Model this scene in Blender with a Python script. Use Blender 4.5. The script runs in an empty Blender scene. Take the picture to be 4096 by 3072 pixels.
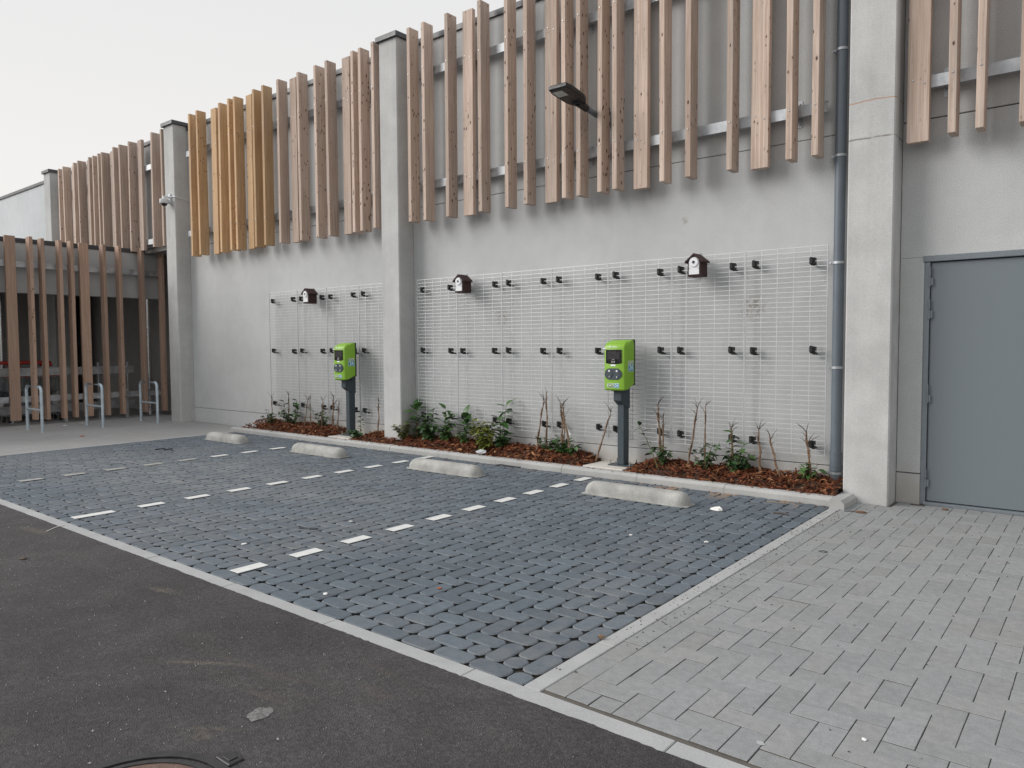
import bpy, bmesh, math, random
from mathutils import Vector, Matrix, Euler
from mathutils import noise as mnoise

scene = bpy.context.scene
COL = scene.collection
rng = random.Random(7)

# ------------------------------------------------------------------ camera
YAW, PITCH, ROLL, FPX = 0.6802, -0.0506, -0.0057, 2976.5
def cam_axes():
    cy, sy = math.cos(YAW), math.sin(YAW)
    f = Vector((-sy*math.cos(PITCH), cy*math.cos(PITCH), math.sin(PITCH)))
    r = Vector((cy, sy, 0)); u = r.cross(f)
    return r*math.cos(ROLL)+u*math.sin(ROLL), -r*math.sin(ROLL)+u*math.cos(ROLL), f
CR, CU, CF = cam_axes()
CAM = Vector((0, -7.7909, 1.5))
cd = bpy.data.cameras.new('camera')
cd.sensor_width = 36; cd.lens = 36*FPX/4096; cd.clip_start = .05; cd.clip_end = 2000
co = bpy.data.objects.new('camera', cd); COL.objects.link(co)
m = Matrix((CR, CU, -CF)).transposed().to_4x4(); m.translation = CAM
co.matrix_world = m
scene.camera = co
def project(p):
    v = Vector(p)-CAM; z = v.dot(CF)
    if z < .1: return None
    return 2048+FPX*v.dot(CR)/z, 1536-FPX*v.dot(CU)/z, z

# ------------------------------------------------------------------ light
SUN_DIR = Vector((-.72, -.56, .50)).normalized()      # towards the bright part of the cloud deck
elev = math.asin(SUN_DIR.z)
w = bpy.data.worlds.new('World'); scene.world = w; w.use_nodes = True
nt = w.node_tree; nt.nodes.clear()
out = nt.nodes.new('ShaderNodeOutputWorld'); bg = nt.nodes.new('ShaderNodeBackground')
sky = nt.nodes.new('ShaderNodeTexSky'); sky.sky_type = 'NISHITA'; sky.sun_disc = False
sky.sun_elevation = elev; sky.sun_rotation = math.atan2(SUN_DIR.x, SUN_DIR.y)
tc = nt.nodes.new('ShaderNodeTexCoord'); sep = nt.nodes.new('ShaderNodeSeparateXYZ')
nt.links.new(tc.outputs['Generated'], sep.inputs[0])
ramp = nt.nodes.new('ShaderNodeValToRGB')             # overcast deck: warm haze low, cool grey high
cr = ramp.color_ramp
cr.elements[0].position = 0.0; cr.elements[0].color = (5.2, 5.02, 4.75, 1)
cr.elements[1].position = 1.0; cr.elements[1].color = (4.7, 4.9, 5.2, 1)
e = cr.elements.new(.22); e.color = (5.0, 4.9, 4.78, 1)
e = cr.elements.new(.5); e.color = (4.5, 4.52, 4.55, 1)
nt.links.new(sep.outputs['Z'], ramp.inputs[0])
mix = nt.nodes.new('ShaderNodeMix'); mix.data_type = 'RGBA'; mix.inputs['Factor'].default_value = .97
nt.links.new(sky.outputs[0], mix.inputs['A']); nt.links.new(ramp.outputs[0], mix.inputs['B'])
nt.links.new(mix.outputs['Result'], bg.inputs[0]); bg.inputs[1].default_value = .1
nt.links.new(bg.outputs[0], out.inputs[0])
sl = bpy.data.lights.new('sun', 'SUN'); sl.energy = 1.5; sl.angle = math.radians(36); sl.color = (1, .97, .935)
so = bpy.data.objects.new('sun', sl); COL.objects.link(so)
so.rotation_euler = SUN_DIR.to_track_quat('Z', 'Y').to_euler()
vs = scene.view_settings
scene.display_settings.display_device = 'sRGB'
vs.view_transform = 'Standard'; vs.look = 'None'; vs.exposure = 0.84; vs.gamma = 1; vs.use_curve_mapping = False

# ------------------------------------------------------------------ helpers
class MB:
    """collects faces of one mesh"""
    def __init__(s): s.v = []; s.f = []; s.m = []
    def add(s, vs, fs, mi=0, mat=None):
        o = len(s.v)
        s.v += [tuple(mat @ Vector(p)) if mat else tuple(p) for p in vs]
        s.f += [tuple(i+o for i in f) for f in fs]; s.m += [mi]*len(fs)
        return s
    def box(s, x0, x1, y0, y1, z0, z1, mi=0, mat=None):
        return s.add([(x0,y0,z0),(x1,y0,z0),(x1,y1,z0),(x0,y1,z0),(x0,y0,z1),(x1,y0,z1),(x1,y1,z1),(x0,y1,z1)],
                     [(0,3,2,1),(4,5,6,7),(0,1,5,4),(1,2,6,5),(2,3,7,6),(3,0,4,7)], mi, mat)
    def bbox(s, x0, x1, y0, y1, z0, z1, b=.004, mi=0, mat=None):
        """box with all edges chamfered by b"""
        c = Vector(((x0+x1)/2,(y0+y1)/2,(z0+z1)/2)); h = Vector(((x1-x0)/2,(y1-y0)/2,(z1-z0)/2))
        vs = []; idx = {}
        for sx in (-1,1):
            for sy in (-1,1):
                for sz in (-1,1):
                    for ax in range(3):
                        p = [h[0]-b, h[1]-b, h[2]-b]; p[ax] += b
                        idx[(sx,sy,sz,ax)] = len(vs)
                        vs.append((c.x+sx*p[0], c.y+sy*p[1], c.z+sz*p[2]))
        fs = []
        def quad(k, n):
            fs.append((k, n))
        polys = []
        for ax in range(3):
            a, bb = (ax+1)%3, (ax+2)%3
            for sg in (-1,1):
                q = []
                for (sa, sb) in ((-1,-1),(1,-1),(1,1),(-1,1)):
                    k = [0,0,0]; k[ax]=sg; k[a]=sa; k[bb]=sb
                    q.append(idx[(k[0],k[1],k[2],ax)])
                polys.append(q if sg>0 else q[::-1])
        for ax in range(3):               # edges running along ax
            a, bb = (ax+1)%3, (ax+2)%3
            for sa in (-1,1):
                for sb in (-1,1):
                    k0=[0,0,0]; k0[ax]=-1; k0[a]=sa; k0[bb]=sb
                    k1=list(k0); k1[ax]=1
                    q=[idx[(*k0,a)],idx[(*k1,a)],idx[(*k1,bb)],idx[(*k0,bb)]]
                    polys.append(q if sa*sb<0 else q[::-1])
        for sx in (-1,1):
            for sy in (-1,1):
                for sz in (-1,1):
                    q=[idx[(sx,sy,sz,0)],idx[(sx,sy,sz,1)],idx[(sx,sy,sz,2)]]
                    polys.append(q if sx*sy*sz>0 else q[::-1])
        return s.add(vs, polys, mi, mat)
    def prism(s, poly, z0, z1, mi=0, mat=None):
        n = len(poly)
        vs = [(x,y,z0) for x,y in poly]+[(x,y,z1) for x,y in poly]
        fs = [tuple(range(n))[::-1], tuple(range(n,2*n))]+[(i,(i+1)%n,n+(i+1)%n,n+i) for i in range(n)]
        return s.add(vs, fs, mi, mat)
    def tube(s, pts, r, n=8, mi=0, cap=True):
        pts = [Vector(p) for p in pts]
        rs = r if isinstance(r,(list,tuple)) else [r]*len(pts)
        o = len(s.v); up = None
        for i,p in enumerate(pts):
            d = (pts[min(i+1,len(pts)-1)]-pts[max(i-1,0)]).normalized()
            if up is None: up = Vector((0,0,1)) if abs(d.z)<.9 else Vector((1,0,0))
            a = d.cross(up); a = a.normalized() if a.length>1e-6 else d.orthogonal().normalized()
            b = d.cross(a).normalized(); up = -b if False else up
            for k in range(n):
                t = 2*math.pi*k/n
                s.v.append(tuple(p+(a*math.cos(t)+b*math.sin(t))*rs[i]))
        for i in range(len(pts)-1):
            for k in range(n):
                s.f.append((o+i*n+k, o+i*n+(k+1)%n, o+(i+1)*n+(k+1)%n, o+(i+1)*n+k)); s.m.append(mi)
        if cap:
            s.f.append(tuple(o+k for k in range(n))[::-1]); s.m.append(mi)
            e = o+(len(pts)-1)*n
            s.f.append(tuple(e+k for k in range(n))); s.m.append(mi)
        return s
    def disc(s, c, nrm, r, h, n=16, mi=0, r2=None):
        c = Vector(c); d = Vector(nrm).normalized()
        return s.tube([c, c+d*h], [r, r2 if r2 is not None else r], n, mi)
    def mesh(s, name, mats, smooth=False, bevel=0):
        me = bpy.data.meshes.new(name)
        me.from_pydata(s.v, [], s.f)
        for mt in (mats if isinstance(mats,(list,tuple)) else [mats]): me.materials.append(mt)
        me.polygons.foreach_set('material_index', s.m)
        bm = bmesh.new(); bm.from_mesh(me)
        bmesh.ops.recalc_face_normals(bm, faces=bm.faces)
        bm.to_mesh(me); bm.free()
        if smooth:
            me.polygons.foreach_set('use_smooth', [True]*len(me.polygons))
            try: me.set_sharp_from_angle(angle=math.radians(smooth if smooth is not True else 40))
            except Exception: pass
        me.update()
        return me
def ob(name, data, parent=None, loc=(0,0,0), rot=(0,0,0), **props):
    o = bpy.data.objects.new(name, data); COL.objects.link(o)
    o.location = loc; o.rotation_euler = rot
    if parent is not None: o.parent = parent
    for k, v in props.items(): o[k] = v
    return o
def part(name, mb, mats, parent, smooth=False, loc=(0,0,0), rot=(0,0,0), **p):
    return ob(name, mb.mesh(name, mats, smooth), parent, loc, rot, **p)
def thing(name, label, cat, loc=(0,0,0), rot=(0,0,0), group=None, data=None, **p):
    o = ob(name, data, None, loc, rot, label=label, category=cat, **p)
    if group: o['group'] = group
    return o
def dup_tree(o, parent=None):
    c = o.copy(); COL.objects.link(c)
    if parent is not None: c.parent = parent
    for ch in list(o.children): dup_tree(ch, c)
    return c
def text_mesh(txt, size, mat, width=None):
    cu = bpy.data.curves.new('lettering', 'FONT'); cu.body = txt; cu.size = size
    cu.align_x = 'CENTER'; cu.align_y = 'CENTER'; cu.extrude = .0006; cu.offset = size*.018
    tmp = bpy.data.objects.new('lettering', cu); COL.objects.link(tmp)
    bpy.context.view_layer.update()
    me = bpy.data.meshes.new_from_object(tmp.evaluated_get(bpy.context.evaluated_depsgraph_get()))
    bpy.data.objects.remove(tmp); me.name = 'lettering'
    me.materials.clear(); me.materials.append(mat)
    return me

# ------------------------------------------------------------------ materials
class NT:
    def __init__(s, name, rough=.8, metal=0, spec=.5):
        s.m = bpy.data.materials.new(name); s.m.use_nodes = True
        s.t = s.m.node_tree; s.b = s.t.nodes['Principled BSDF']
        s.b.inputs['Roughness'].default_value = rough; s.b.inputs['Metallic'].default_value = metal
        s.b.inputs['Specular IOR Level'].default_value = spec
    def n(s, typ, **kw):
        nd = s.t.nodes.new(typ)
        for k, v in kw.items():
            if k.startswith('i_'): nd.inputs[k[2:].replace('_',' ')].default_value = v
            else: setattr(nd, k, v)
        return nd
    def l(s, a, b): s.t.links.new(a, b)
    def coord(s, which='Position', scale=(1,1,1), rand=0):
        if which == 'Position': c = s.n('ShaderNodeNewGeometry').outputs['Position']
        else: c = s.n('ShaderNodeTexCoord').outputs['Object']
        if rand:
            oi = s.n('ShaderNodeObjectInfo'); mu = s.n('ShaderNodeVectorMath', operation='SCALE'); mu.inputs['Scale'].default_value = rand
            cb = s.n('ShaderNodeCombineXYZ'); s.l(oi.outputs['Random'], cb.inputs[0]); s.l(oi.outputs['Random'], cb.inputs[1]); s.l(oi.outputs['Random'], cb.inputs[2])
            s.l(cb.outputs[0], mu.inputs[0]); ad = s.n('ShaderNodeVectorMath', operation='ADD')
            s.l(c, ad.inputs[0]); s.l(mu.outputs[0], ad.inputs[1]); c = ad.outputs[0]
        if scale != (1,1,1):
            mp = s.n('ShaderNodeVectorMath', operation='MULTIPLY'); mp.inputs[1].default_value = scale
            s.l(c, mp.inputs[0]); c = mp.outputs[0]
        return c
    def noise(s, c, scale, detail=4, rough=.55, dist=0):
        nd = s.n('ShaderNodeTexNoise'); nd.inputs['Scale'].default_value = scale; nd.inputs['Detail'].default_value = detail
        nd.inputs['Roughness'].default_value = rough; nd.inputs['Distortion'].default_value = dist
        s.l(c, nd.inputs['Vector']); return nd.outputs['Fac']
    def vor(s, c, scale, out='Distance', feat='F1'):
        nd = s.n('ShaderNodeTexVoronoi', feature=feat); nd.inputs['Scale'].default_value = scale
        s.l(c, nd.inputs['Vector']); return nd.outputs[out]
    def rng(s, v, a, b, c=0, d=1):
        nd = s.n('ShaderNodeMapRange'); nd.interpolation_type = 'SMOOTHSTEP'
        for i, x in enumerate((a,b,c,d)): nd.inputs[i+1].default_value = x
        s.l(v, nd.inputs[0]); return nd.outputs[0]
    def mix(s, f, a, b, bt='MIX'):
        nd = s.n('ShaderNodeMix', data_type='RGBA', blend_type=bt)
        for k, v in (('Factor',f),('A',a),('B',b)):
            if isinstance(v,(int,float)): nd.inputs[k].default_value = v
            elif isinstance(v,tuple): nd.inputs[k].default_value = (*v,1)
            else: s.l(v, nd.inputs[k])
        return nd.outputs['Result']
    def math(s, op, a, b=None):
        nd = s.n('ShaderNodeMath', operation=op)
        for i, v in enumerate((a,b)):
            if v is None: continue
            if isinstance(v,(int,float)): nd.inputs[i].default_value = v
            else: s.l(v, nd.inputs[i])
        return nd.outputs[0]
    def val(s, col, v):   # multiply colour by scalar socket
        nd = s.n('ShaderNodeHueSaturation'); s.l(v, nd.inputs['Value'])
        if isinstance(col, tuple): nd.inputs['Color'].default_value = (*col,1)
        else: s.l(col, nd.inputs['Color'])
        return nd.outputs[0]
    def bump(s, h, strength=.3, dist=.01):
        nd = s.n('ShaderNodeBump'); nd.inputs['Strength'].default_value = strength; nd.inputs['Distance'].default_value = dist
        s.l(h, nd.inputs['Height']); s.l(nd.outputs[0], s.b.inputs['Normal'])
    def base(s, c):
        if isinstance(c, tuple): s.b.inputs['Base Color'].default_value = (*c,1)
        else: s.l(c, s.b.inputs['Base Color'])
        return s
    def rnd(s):
        """per piece random: the object's own, shifted by a face attribute for joined pieces"""
        oi = s.n('ShaderNodeObjectInfo').outputs['Random']
        at = s.n('ShaderNodeAttribute', attribute_name='rnd').outputs['Fac']
        return s.math('FRACT', s.math('ADD', oi, at))
def plain(name, col, rough=.5, metal=0, var=.12, nscale=20, spec=.5, bump=.0):
    t = NT(name, rough, metal, spec)
    c = t.coord('Object')
    n = t.noise(c, nscale, 5)
    t.base(t.val(col, t.rng(n, .25, .75, 1-var, 1+var)))
    t.l(t.rng(n, .3, .7, max(rough-.08,0), min(rough+.08,1)), t.b.inputs['Roughness'])
    if bump: t.bump(n, bump, .003)
    return t.m

def concrete(name, col, var=.1, speck=.35, streak=0, tint=(.30,.25,.19), tintamt=.25, lines=None, pscale=.7, fine=120, bump=.25, splash=0, spots=()):
    t = NT(name, .88, 0, .3)
    p = t.coord()
    big = t.noise(p, pscale, 5, .6)
    med = t.noise(p, 4.5, 6, .65)
    fin = t.noise(p, fine, 3, .7)
    c = t.val(col, t.rng(big, .3, .7, 1-var, 1+var))
    c = t.val(c, t.rng(med, .28, .72, 1-var*.55, 1+var*.55))
    c = t.val(c, t.rng(fin, .3, .7, 1-.10*speck*2, 1+.10*speck*2))
    pits = t.rng(t.vor(p, 38), .06, .13, 1, 0)
    sel = t.rng(t.noise(p, 9, 2), .5, .62, 0, 1)
    c = t.mix(t.math('MULTIPLY', t.math('MULTIPLY', pits, sel), speck), c, tuple(x*.45 for x in col))
    st = t.rng(t.noise(p, 1.6, 6, .7, .6), .58, .78, 0, 1)
    c = t.mix(t.math('MULTIPLY', st, tintamt), c, tint)
    if streak:
        ps = t.coord(scale=(9, 9, .45))
        c = t.val(c, t.rng(t.noise(ps, 1, 5, .6), .3, .72, 1-streak, 1+streak*.6))
    if lines:
        sp = t.n('ShaderNodeSeparateXYZ'); t.l(p, sp.inputs[0])
        wob = t.math('MULTIPLY', t.math('SUBTRACT', t.noise(p, 3, 4), .5), .07)
        zz = t.math('ADD', sp.outputs['Z'], wob)
        brk = t.rng(t.noise(p, 5, 3), .4, .5, 0, 1)
        for z0, cc, wd in lines:
            d = t.math('ABSOLUTE', t.math('SUBTRACT', zz, z0))
            c = t.mix(t.math('MULTIPLY', t.rng(d, wd*.3, wd, .75, 0), brk), c, cc)
    if splash:
        sp2 = t.n('ShaderNodeSeparateXYZ'); t.l(p, sp2.inputs[0])
        hz = t.math('ADD', sp2.outputs['Z'], t.math('MULTIPLY', t.math('SUBTRACT', t.noise(p, 2.2, 5, .65), .5), .5))
        c = t.mix(t.math('MULTIPLY', t.math('MULTIPLY', t.rng(hz, .08, .42, 1, 0), t.rng(sp2.outputs['X'], -12.2, -10.5)), splash), c, (.33,.265,.19))
    for (sx, sz, sr) in spots:
        dn = t.n('ShaderNodeVectorMath', operation='DISTANCE'); dn.inputs[1].default_value = (sx, 0, sz); t.l(p, dn.inputs[0])
        c = t.mix(t.math('MULTIPLY', t.rng(dn.outputs['Value'], sr*.2, sr, .75, 0), t.rng(t.noise(p, 22, 5, .7), .42, .6)), c, (.25,.21,.16))
    t.base(c)
    t.bump(t.math('ADD', t.math('MULTIPLY', fin, .5), t.math('MULTIPLY', med, .6)), bump, .006)
    return t.m

def wood(name, lo, hi, knotcol, grey=.0, knots=.10):
    t = NT(name, .72, 0, .3)
    p = t.coord('Object', rand=37.0)
    gs = t.n('ShaderNodeVectorMath', operation='MULTIPLY'); gs.inputs[1].default_value = (34, 34, .8); t.l(p, gs.inputs[0])
    g = t.noise(gs.outputs[0], 1.6, 6, .62, .5)
    gf = t.n('ShaderNodeVectorMath', operation='MULTIPLY'); gf.inputs[1].default_value = (150, 150, 3); t.l(p, gf.inputs[0])
    fine = t.noise(gf.outputs[0], 1, 3)
    c = t.mix(t.rng(g, .3, .7), lo, hi)
    c = t.val(c, t.rng(fine, .3, .7, .9, 1.08))
    r = t.rnd()
    c = t.val(c, t.rng(r, 0, 1, .82, 1.13))
    lg = t.noise(p, .9, 3)
    c = t.mix(t.rng(lg, .4, .75, 0, .35), c, tuple(x*.78 for x in lo))
    ws_ = t.n('ShaderNodeVectorMath', operation='MULTIPLY'); ws_.inputs[1].default_value = (12, 12, .6); t.l(p, ws_.inputs[0])
    gm = sum(lo)/3
    c = t.mix(t.rng(t.noise(ws_.outputs[0], 1, 4, .6), .5, .8, 0, .4), c, (gm*1.12, gm*1.06, gm))
    # knots: sparse cells, egg shaped
    ks = t.n('ShaderNodeVectorMath', operation='MULTIPLY'); ks.inputs[1].default_value = (27, 27, 14); t.l(p, ks.inputs[0])
    vd = t.n('ShaderNodeTexVoronoi', feature='F1'); vd.inputs['Scale'].default_value = 1.0; vd.inputs['Randomness'].default_value = 1
    t.l(ks.outputs[0], vd.inputs['Vector'])
    sc = t.n('ShaderNodeSeparateColor'); t.l(vd.outputs['Color'], sc.inputs[0])
    rad = t.math('MULTIPLY', t.rng(sc.outputs[0], .66, 1.05, 0, 1), knots*2.4)
    rad = t.math('MULTIPLY', rad, t.rng(t.noise(p, .8, 2), .3, .65, .35, 1.35))
    dd = t.math('SUBTRACT', vd.outputs['Distance'], rad)
    kn = t.rng(dd, -.03, .03, 1, 0)
    halo = t.rng(dd, .0, .26, .42, 0)
    hs = t.math('MULTIPLY', halo, t.rng(sc.outputs[0], .66, .85, 0, 1))
    c = t.mix(hs, c, tuple(x*.62 for x in lo))
    c = t.mix(t.math('MULTIPLY', kn, .88), c, knotcol)
    t.base(c); t.bump(t.math('ADD', g, t.math('MULTIPLY', fine, .4)), .22, .004)
    return t.m

def stone(name, col, dust, var=.16, dustamt=.5, edge=None, bump=.35, sand=False):
    t = NT(name, .85, 0, .35)
    p = t.coord()
    r = t.rnd()
    c = t.val(col, t.rng(r, 0, 1, 1-var, 1+var))
    r2 = t.math('FRACT', t.math('MULTIPLY', r, 17.31))
    c = t.mix(t.rng(r2, .3, 1, 0, .13), c, tuple(x*y for x, y in zip(col, (1.12,1.0,.86))))
    fin = t.noise(p, 170, 3, .75); med = t.noise(p, 22, 5, .65); big = t.noise(p, .55, 5, .6, .4)
    c = t.val(c, t.rng(fin, .28, .72, .84, 1.16))
    c = t.val(c, t.rng(med, .3, .7, .91, 1.09))
    dm = t.math('MULTIPLY', t.rng(big, .45, .72), t.rng(t.noise(p, 9, 4), .3, .62))
    c = t.mix(t.math('MULTIPLY', dm, dustamt), c, dust)
    drk = t.math('MULTIPLY', t.rng(t.noise(p, 7, 3, .6), .66, .75), t.rng(t.noise(p, .8, 2), .45, .6))
    c = t.mix(t.math('MULTIPLY', drk, .4), c, tuple(x*.45 for x in col))
    spk = t.rng(t.vor(p, 55), .05, .11, .5, 0)
    c = t.mix(t.math('MULTIPLY', spk, t.rng(t.noise(p, 3, 2), .5, .6)), c, tuple(min(1,x*1.9) for x in col))
    if sand:     # pale dust ground in where cars turn
        for (sx, sy, ax, ay, am) in ((-8.7,-3.4,2.9,1.5,.75),(-6.0,-3.2,1.6,.7,.5),(-11.0,-3.6,1.6,1.4,.6)):
            q = t.n('ShaderNodeMapping', vector_type='TEXTURE'); q.inputs['Location'].default_value = (sx,sy,0); q.inputs['Rotation'].default_value = (0,0,.25); q.inputs['Scale'].default_value = (ax,ay,1)
            t.l(p, q.inputs['Vector']); ln_ = t.n('ShaderNodeVectorMath', operation='LENGTH'); t.l(q.outputs[0], ln_.inputs[0])
            c = t.mix(t.math('MULTIPLY', t.rng(ln_.outputs['Value'], .25, 1.05, am, 0), t.rng(t.noise(p, 2.6, 5, .7, .5), .34, .66, .15, 1)), c, (.225,.228,.226))
    if sand:     # spilled orange sand lying near the bed kerb
        sp = t.n('ShaderNodeSeparateXYZ'); t.l(p, sp.inputs[0])
        near = t.math('MULTIPLY', t.rng(sp.outputs['Y'], -1.05, -.62), t.rng(t.noise(p, 3.2, 4, .6), .52, .62))
        near = t.math('MULTIPLY', near, t.rng(sp.outputs['X'], -6.5, -3))
        c = t.mix(t.math('MULTIPLY', near, .8), c, (.36, .23, .13))
    t.base(c)
    t.bump(t.math('ADD', t.math('MULTIPLY', fin, .6), med), bump, .004)
    return t.m

def asphalt():
    t = NT('asphalt', .88, 0, .35)
    p = t.coord()
    big = t.noise(p, .45, 5, .6, .5); med = t.noise(p, 5, 5, .7); fin = t.noise(p, 240, 3, .8); agg = t.vor(p, 150)
    c = t.val((.069, .064, .065), t.rng(big, .3, .7, .86, 1.16))
    c = t.val(c, t.rng(med, .25, .75, .86, 1.14))
    c = t.val(c, t.rng(fin, .25, .75, .5, 1.5))
    c = t.val(c, t.rng(t.noise(p, 42, 4, .8), .3, .7, .66, 1.36))
    c = t.val(c, t.rng(t.noise(p, 1.7, 5, .7, .8), .3, .7, .84, 1.16))
    c = t.mix(t.rng(agg, .25, .75, .0, .42), c, (.035, .031, .03))
    # pale chips, thicker in scuffed patches
    nd = t.n('ShaderNodeTexVoronoi', feature='F1'); nd.inputs['Scale'].default_value = 95; t.l(t.coord(scale=(1,1.7,1)), nd.inputs['Vector'])
    sc = t.n('ShaderNodeSeparateColor'); t.l(nd.outputs['Color'], sc.inputs[0])
    scuff = t.rng(t.noise(p, 1.1, 4, .6), .44, .68, .0, 1)
    thr = t.math('ADD', .945, t.math('MULTIPLY', scuff, -.16))
    chip = t.math('MULTIPLY', t.math('GREATER_THAN', sc.outputs[0], thr), t.rng(nd.outputs['Distance'], .16, .34, .75, 0))
    c = t.mix(chip, c, (.21, .19, .175))
    ps = t.coord(scale=(.9, 2.4, 1))
    stn = t.rng(t.noise(ps, 1.0, 5, .65, .8), .58, .80, 0, .36)
    c = t.mix(stn, c, (.17, .135, .105))
    for (sx, sy, ang, ln, wd, am) in ((-3.35,-6.02,.55,.36,.03,.34),(-4.55,-5.62,.2,.2,.05,.34),(-2.75,-6.32,.6,.22,.02,.25),(-6.9,-5.55,.1,.35,.07,.3),(-2.72,-6.36,0,.07,.05,.3)):
        q = t.n('ShaderNodeMapping', vector_type='TEXTURE'); q.inputs['Location'].default_value = (sx,sy,0); q.inputs['Rotation'].default_value = (0,0,ang); q.inputs['Scale'].default_value = (ln,wd,1)
        t.l(p, q.inputs['Vector']); ln_ = t.n('ShaderNodeVectorMath', operation='LENGTH'); t.l(q.outputs[0], ln_.inputs[0])
        c = t.mix(t.math('MULTIPLY', t.rng(ln_.outputs['Value'], .2, 1, am, 0), t.rng(t.noise(p, 26, 5, .75), .36, .62)), c, (.27, .22, .165))
    # rust coloured patch by the corner of the road edge
    sp = t.n('ShaderNodeVectorMath', operation='DISTANCE'); sp.inputs[1].default_value = (-1.28, -5.86, 0); t.l(p, sp.inputs[0])
    rp = t.math('MULTIPLY', t.rng(sp.outputs['Value'], .02, .2, .8, 0), t.rng(t.noise(p, 16, 5), .36, .6))
    c = t.mix(rp, c, (.27, .15, .075))
    t.base(c)
    t.bump(t.math('ADD', t.math('MULTIPLY', fin, 1.0), t.math('MULTIPLY', agg, 1.2)), .7, .006)
    return t.m

def leafmat(name, lo, hi, rough=.45):
    t = NT(name, rough, 0, .4)
    p = t.coord('Object'); r = t.rnd()
    c = t.mix(r, lo, hi)
    c = t.val(c, t.rng(t.noise(p, 40, 3), .3, .7, .8, 1.25))
    t.base(c)
    return t.m

M = {}
M['wall'] = concrete('wall_concrete', (.482,.490,.490), .065, .9, .01, (.40,.36,.30), .18, pscale=.5, splash=.36, spots=((-6.466,1.898,.16),(-2.998,1.895,.19),(-3.79,2.9,.06)))
M['wall_pale'] = concrete('pale_wall_concrete', (.56,.59,.60), .05, .25, .03)
M['column_marked'] = concrete('column_concrete', (.47,.472,.465), .10, .6, .05, (.30,.275,.24), .40,
        lines=[(3.40,(.17,.15,.13),.012),(3.74,(.40,.20,.10),.008),], pscale=1.1)
M['column'] = concrete('pilaster_concrete', (.49,.492,.485), .08, .6, .05, (.30,.275,.24), .35, pscale=1.1)
M['dark_seam'] = plain('dark_joint', (.10,.10,.098), .9)
M['kerb'] = concrete('kerb_concrete', (.39,.39,.38), .09, .6, 0, (.28,.24,.19), .35, pscale=1.3)
M['strip'] = concrete('edging_concrete', (.375,.38,.375), .07, .4, 0, (.33,.29,.24), .3, pscale=2)
M['stop'] = concrete('wheel_stop_concrete', (.37,.367,.347), .16, 1.3, 0, (.21,.195,.17), .65, pscale=6, fine=160, bump=.5)
M['forecourt'] = concrete('forecourt_concrete', (.33,.325,.32), .08, .5, 0, (.44,.41,.37), .3, pscale=.6)
M['pad'] = concrete('pad_concrete', (.56,.53,.48), .08, .5, 0, (.36,.29,.22), .3, pscale=3)
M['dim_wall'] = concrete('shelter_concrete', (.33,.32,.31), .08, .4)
M['cap'] = plain('dark_flashing', (.045,.048,.055), .45, .0, .1, 3)
M['wood'] = wood('weathered_timber', (.43,.318,.252), (.645,.52,.438), (.045,.024,.018), knots=.11)
M['wood_fresh'] = wood('fresh_timber', (.455,.28,.145), (.625,.43,.25), (.08,.035,.018), knots=.10)
M['wood_brown'] = wood('brown_timber', (.36,.235,.175), (.50,.35,.265), (.05,.022,.014), knots=.10)
M['galv'] = plain('galvanised_steel', (.43,.45,.47), .5, .7, .3, 7)
M['wire'] = plain('galvanised_wire', (.63,.64,.65), .42, .45, .06, 9)
M['rack'] = plain('rack_steel', (.46,.54,.59), .42, .35, .12, 14)
M['bolt'] = plain('bolt_steel', (.42,.42,.42), .42, .9, .1)
M['stainless'] = plain('stainless_steel', (.62,.63,.65), .2, 1, .08, 6)
M['black'] = plain('black_plastic', (.012,.012,.014), .38, 0, .2)
M['pipe'] = plain('grey_pipe', (.115,.14,.165), .45, 0, .07, 6)
M['door'] = plain('grey_door_paint', (.150,.176,.195), .5, 0, .05, 160, bump=.12)
M['door_frame'] = plain('grey_frame_paint', (.175,.20,.22), .42, .2, .06, 30)
M['lamp'] = plain('lamp_black', (.010,.0105,.012), .45, 0, .15)
M['lens'] = plain('lamp_lens', (.50,.53,.50), .25, 0, .1)
M['white'] = plain('white_plastic', (.74,.75,.77), .45, 0, .04)
M['cctv'] = plain('camera_white', (.66,.69,.71), .4, 0, .04)
M['dome'] = plain('smoked_dome', (.01,.01,.012), .08, 0, .05, spec=.8)
M['birdbox'] = plain('brown_woodcrete', (.042,.018,.016), .8, 0, .2, 90, bump=.4)
M['green'] = plain('charger_green', (.215,.42,.028), .42, 0, .02, 30)
M['green_dark'] = plain('sticker_green', (.09,.22,.02), .5, 0, .02)
M['blue'] = plain('sticker_blue', (.015,.27,.48), .45, 0, .02)
M['sticker'] = plain('sticker_white', (.80,.82,.80), .5, 0, .02)
M['anthracite'] = plain('anthracite_paint', (.045,.062,.075), .48, 0, .06, 20)
M['screen'] = plain('screen_glass', (.008,.008,.009), .07, 0, .02, spec=.7)
M['display'] = plain('display_glass', (.035,.033,.036), .12, 0, .1, spec=.6)
M['marking'] = plain('white_marking', (.66,.66,.64), .7, 0, .07, 14, bump=.2)
M['dusty_marking'] = plain('dusty_marking', (.34,.335,.32), .8, 0, .15, 9)
M['red'] = plain('red_plastic', (.50,.022,.012), .4)
M['chrome'] = plain('trolley_wire', (.30,.34,.35), .3, .9, .1)
M['rubber'] = plain('wheel_rubber', (.02,.02,.02), .7)
M['paver'] = stone('blue_grey_stone', (.108,.130,.152), (.20,.207,.212), .13, .5, sand=True)
M['block'] = stone('grey_block', (.262,.268,.269), (.23,.222,.21), .06, .4, bump=.25)
M['paver_edge'] = stone('worn_stone_edge', (.130,.152,.173), (.225,.222,.215), .1, .6)
M['bed'] = stone('dark_grit', (.026,.024,.023), (.055,.047,.04), .1, .6)
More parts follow.
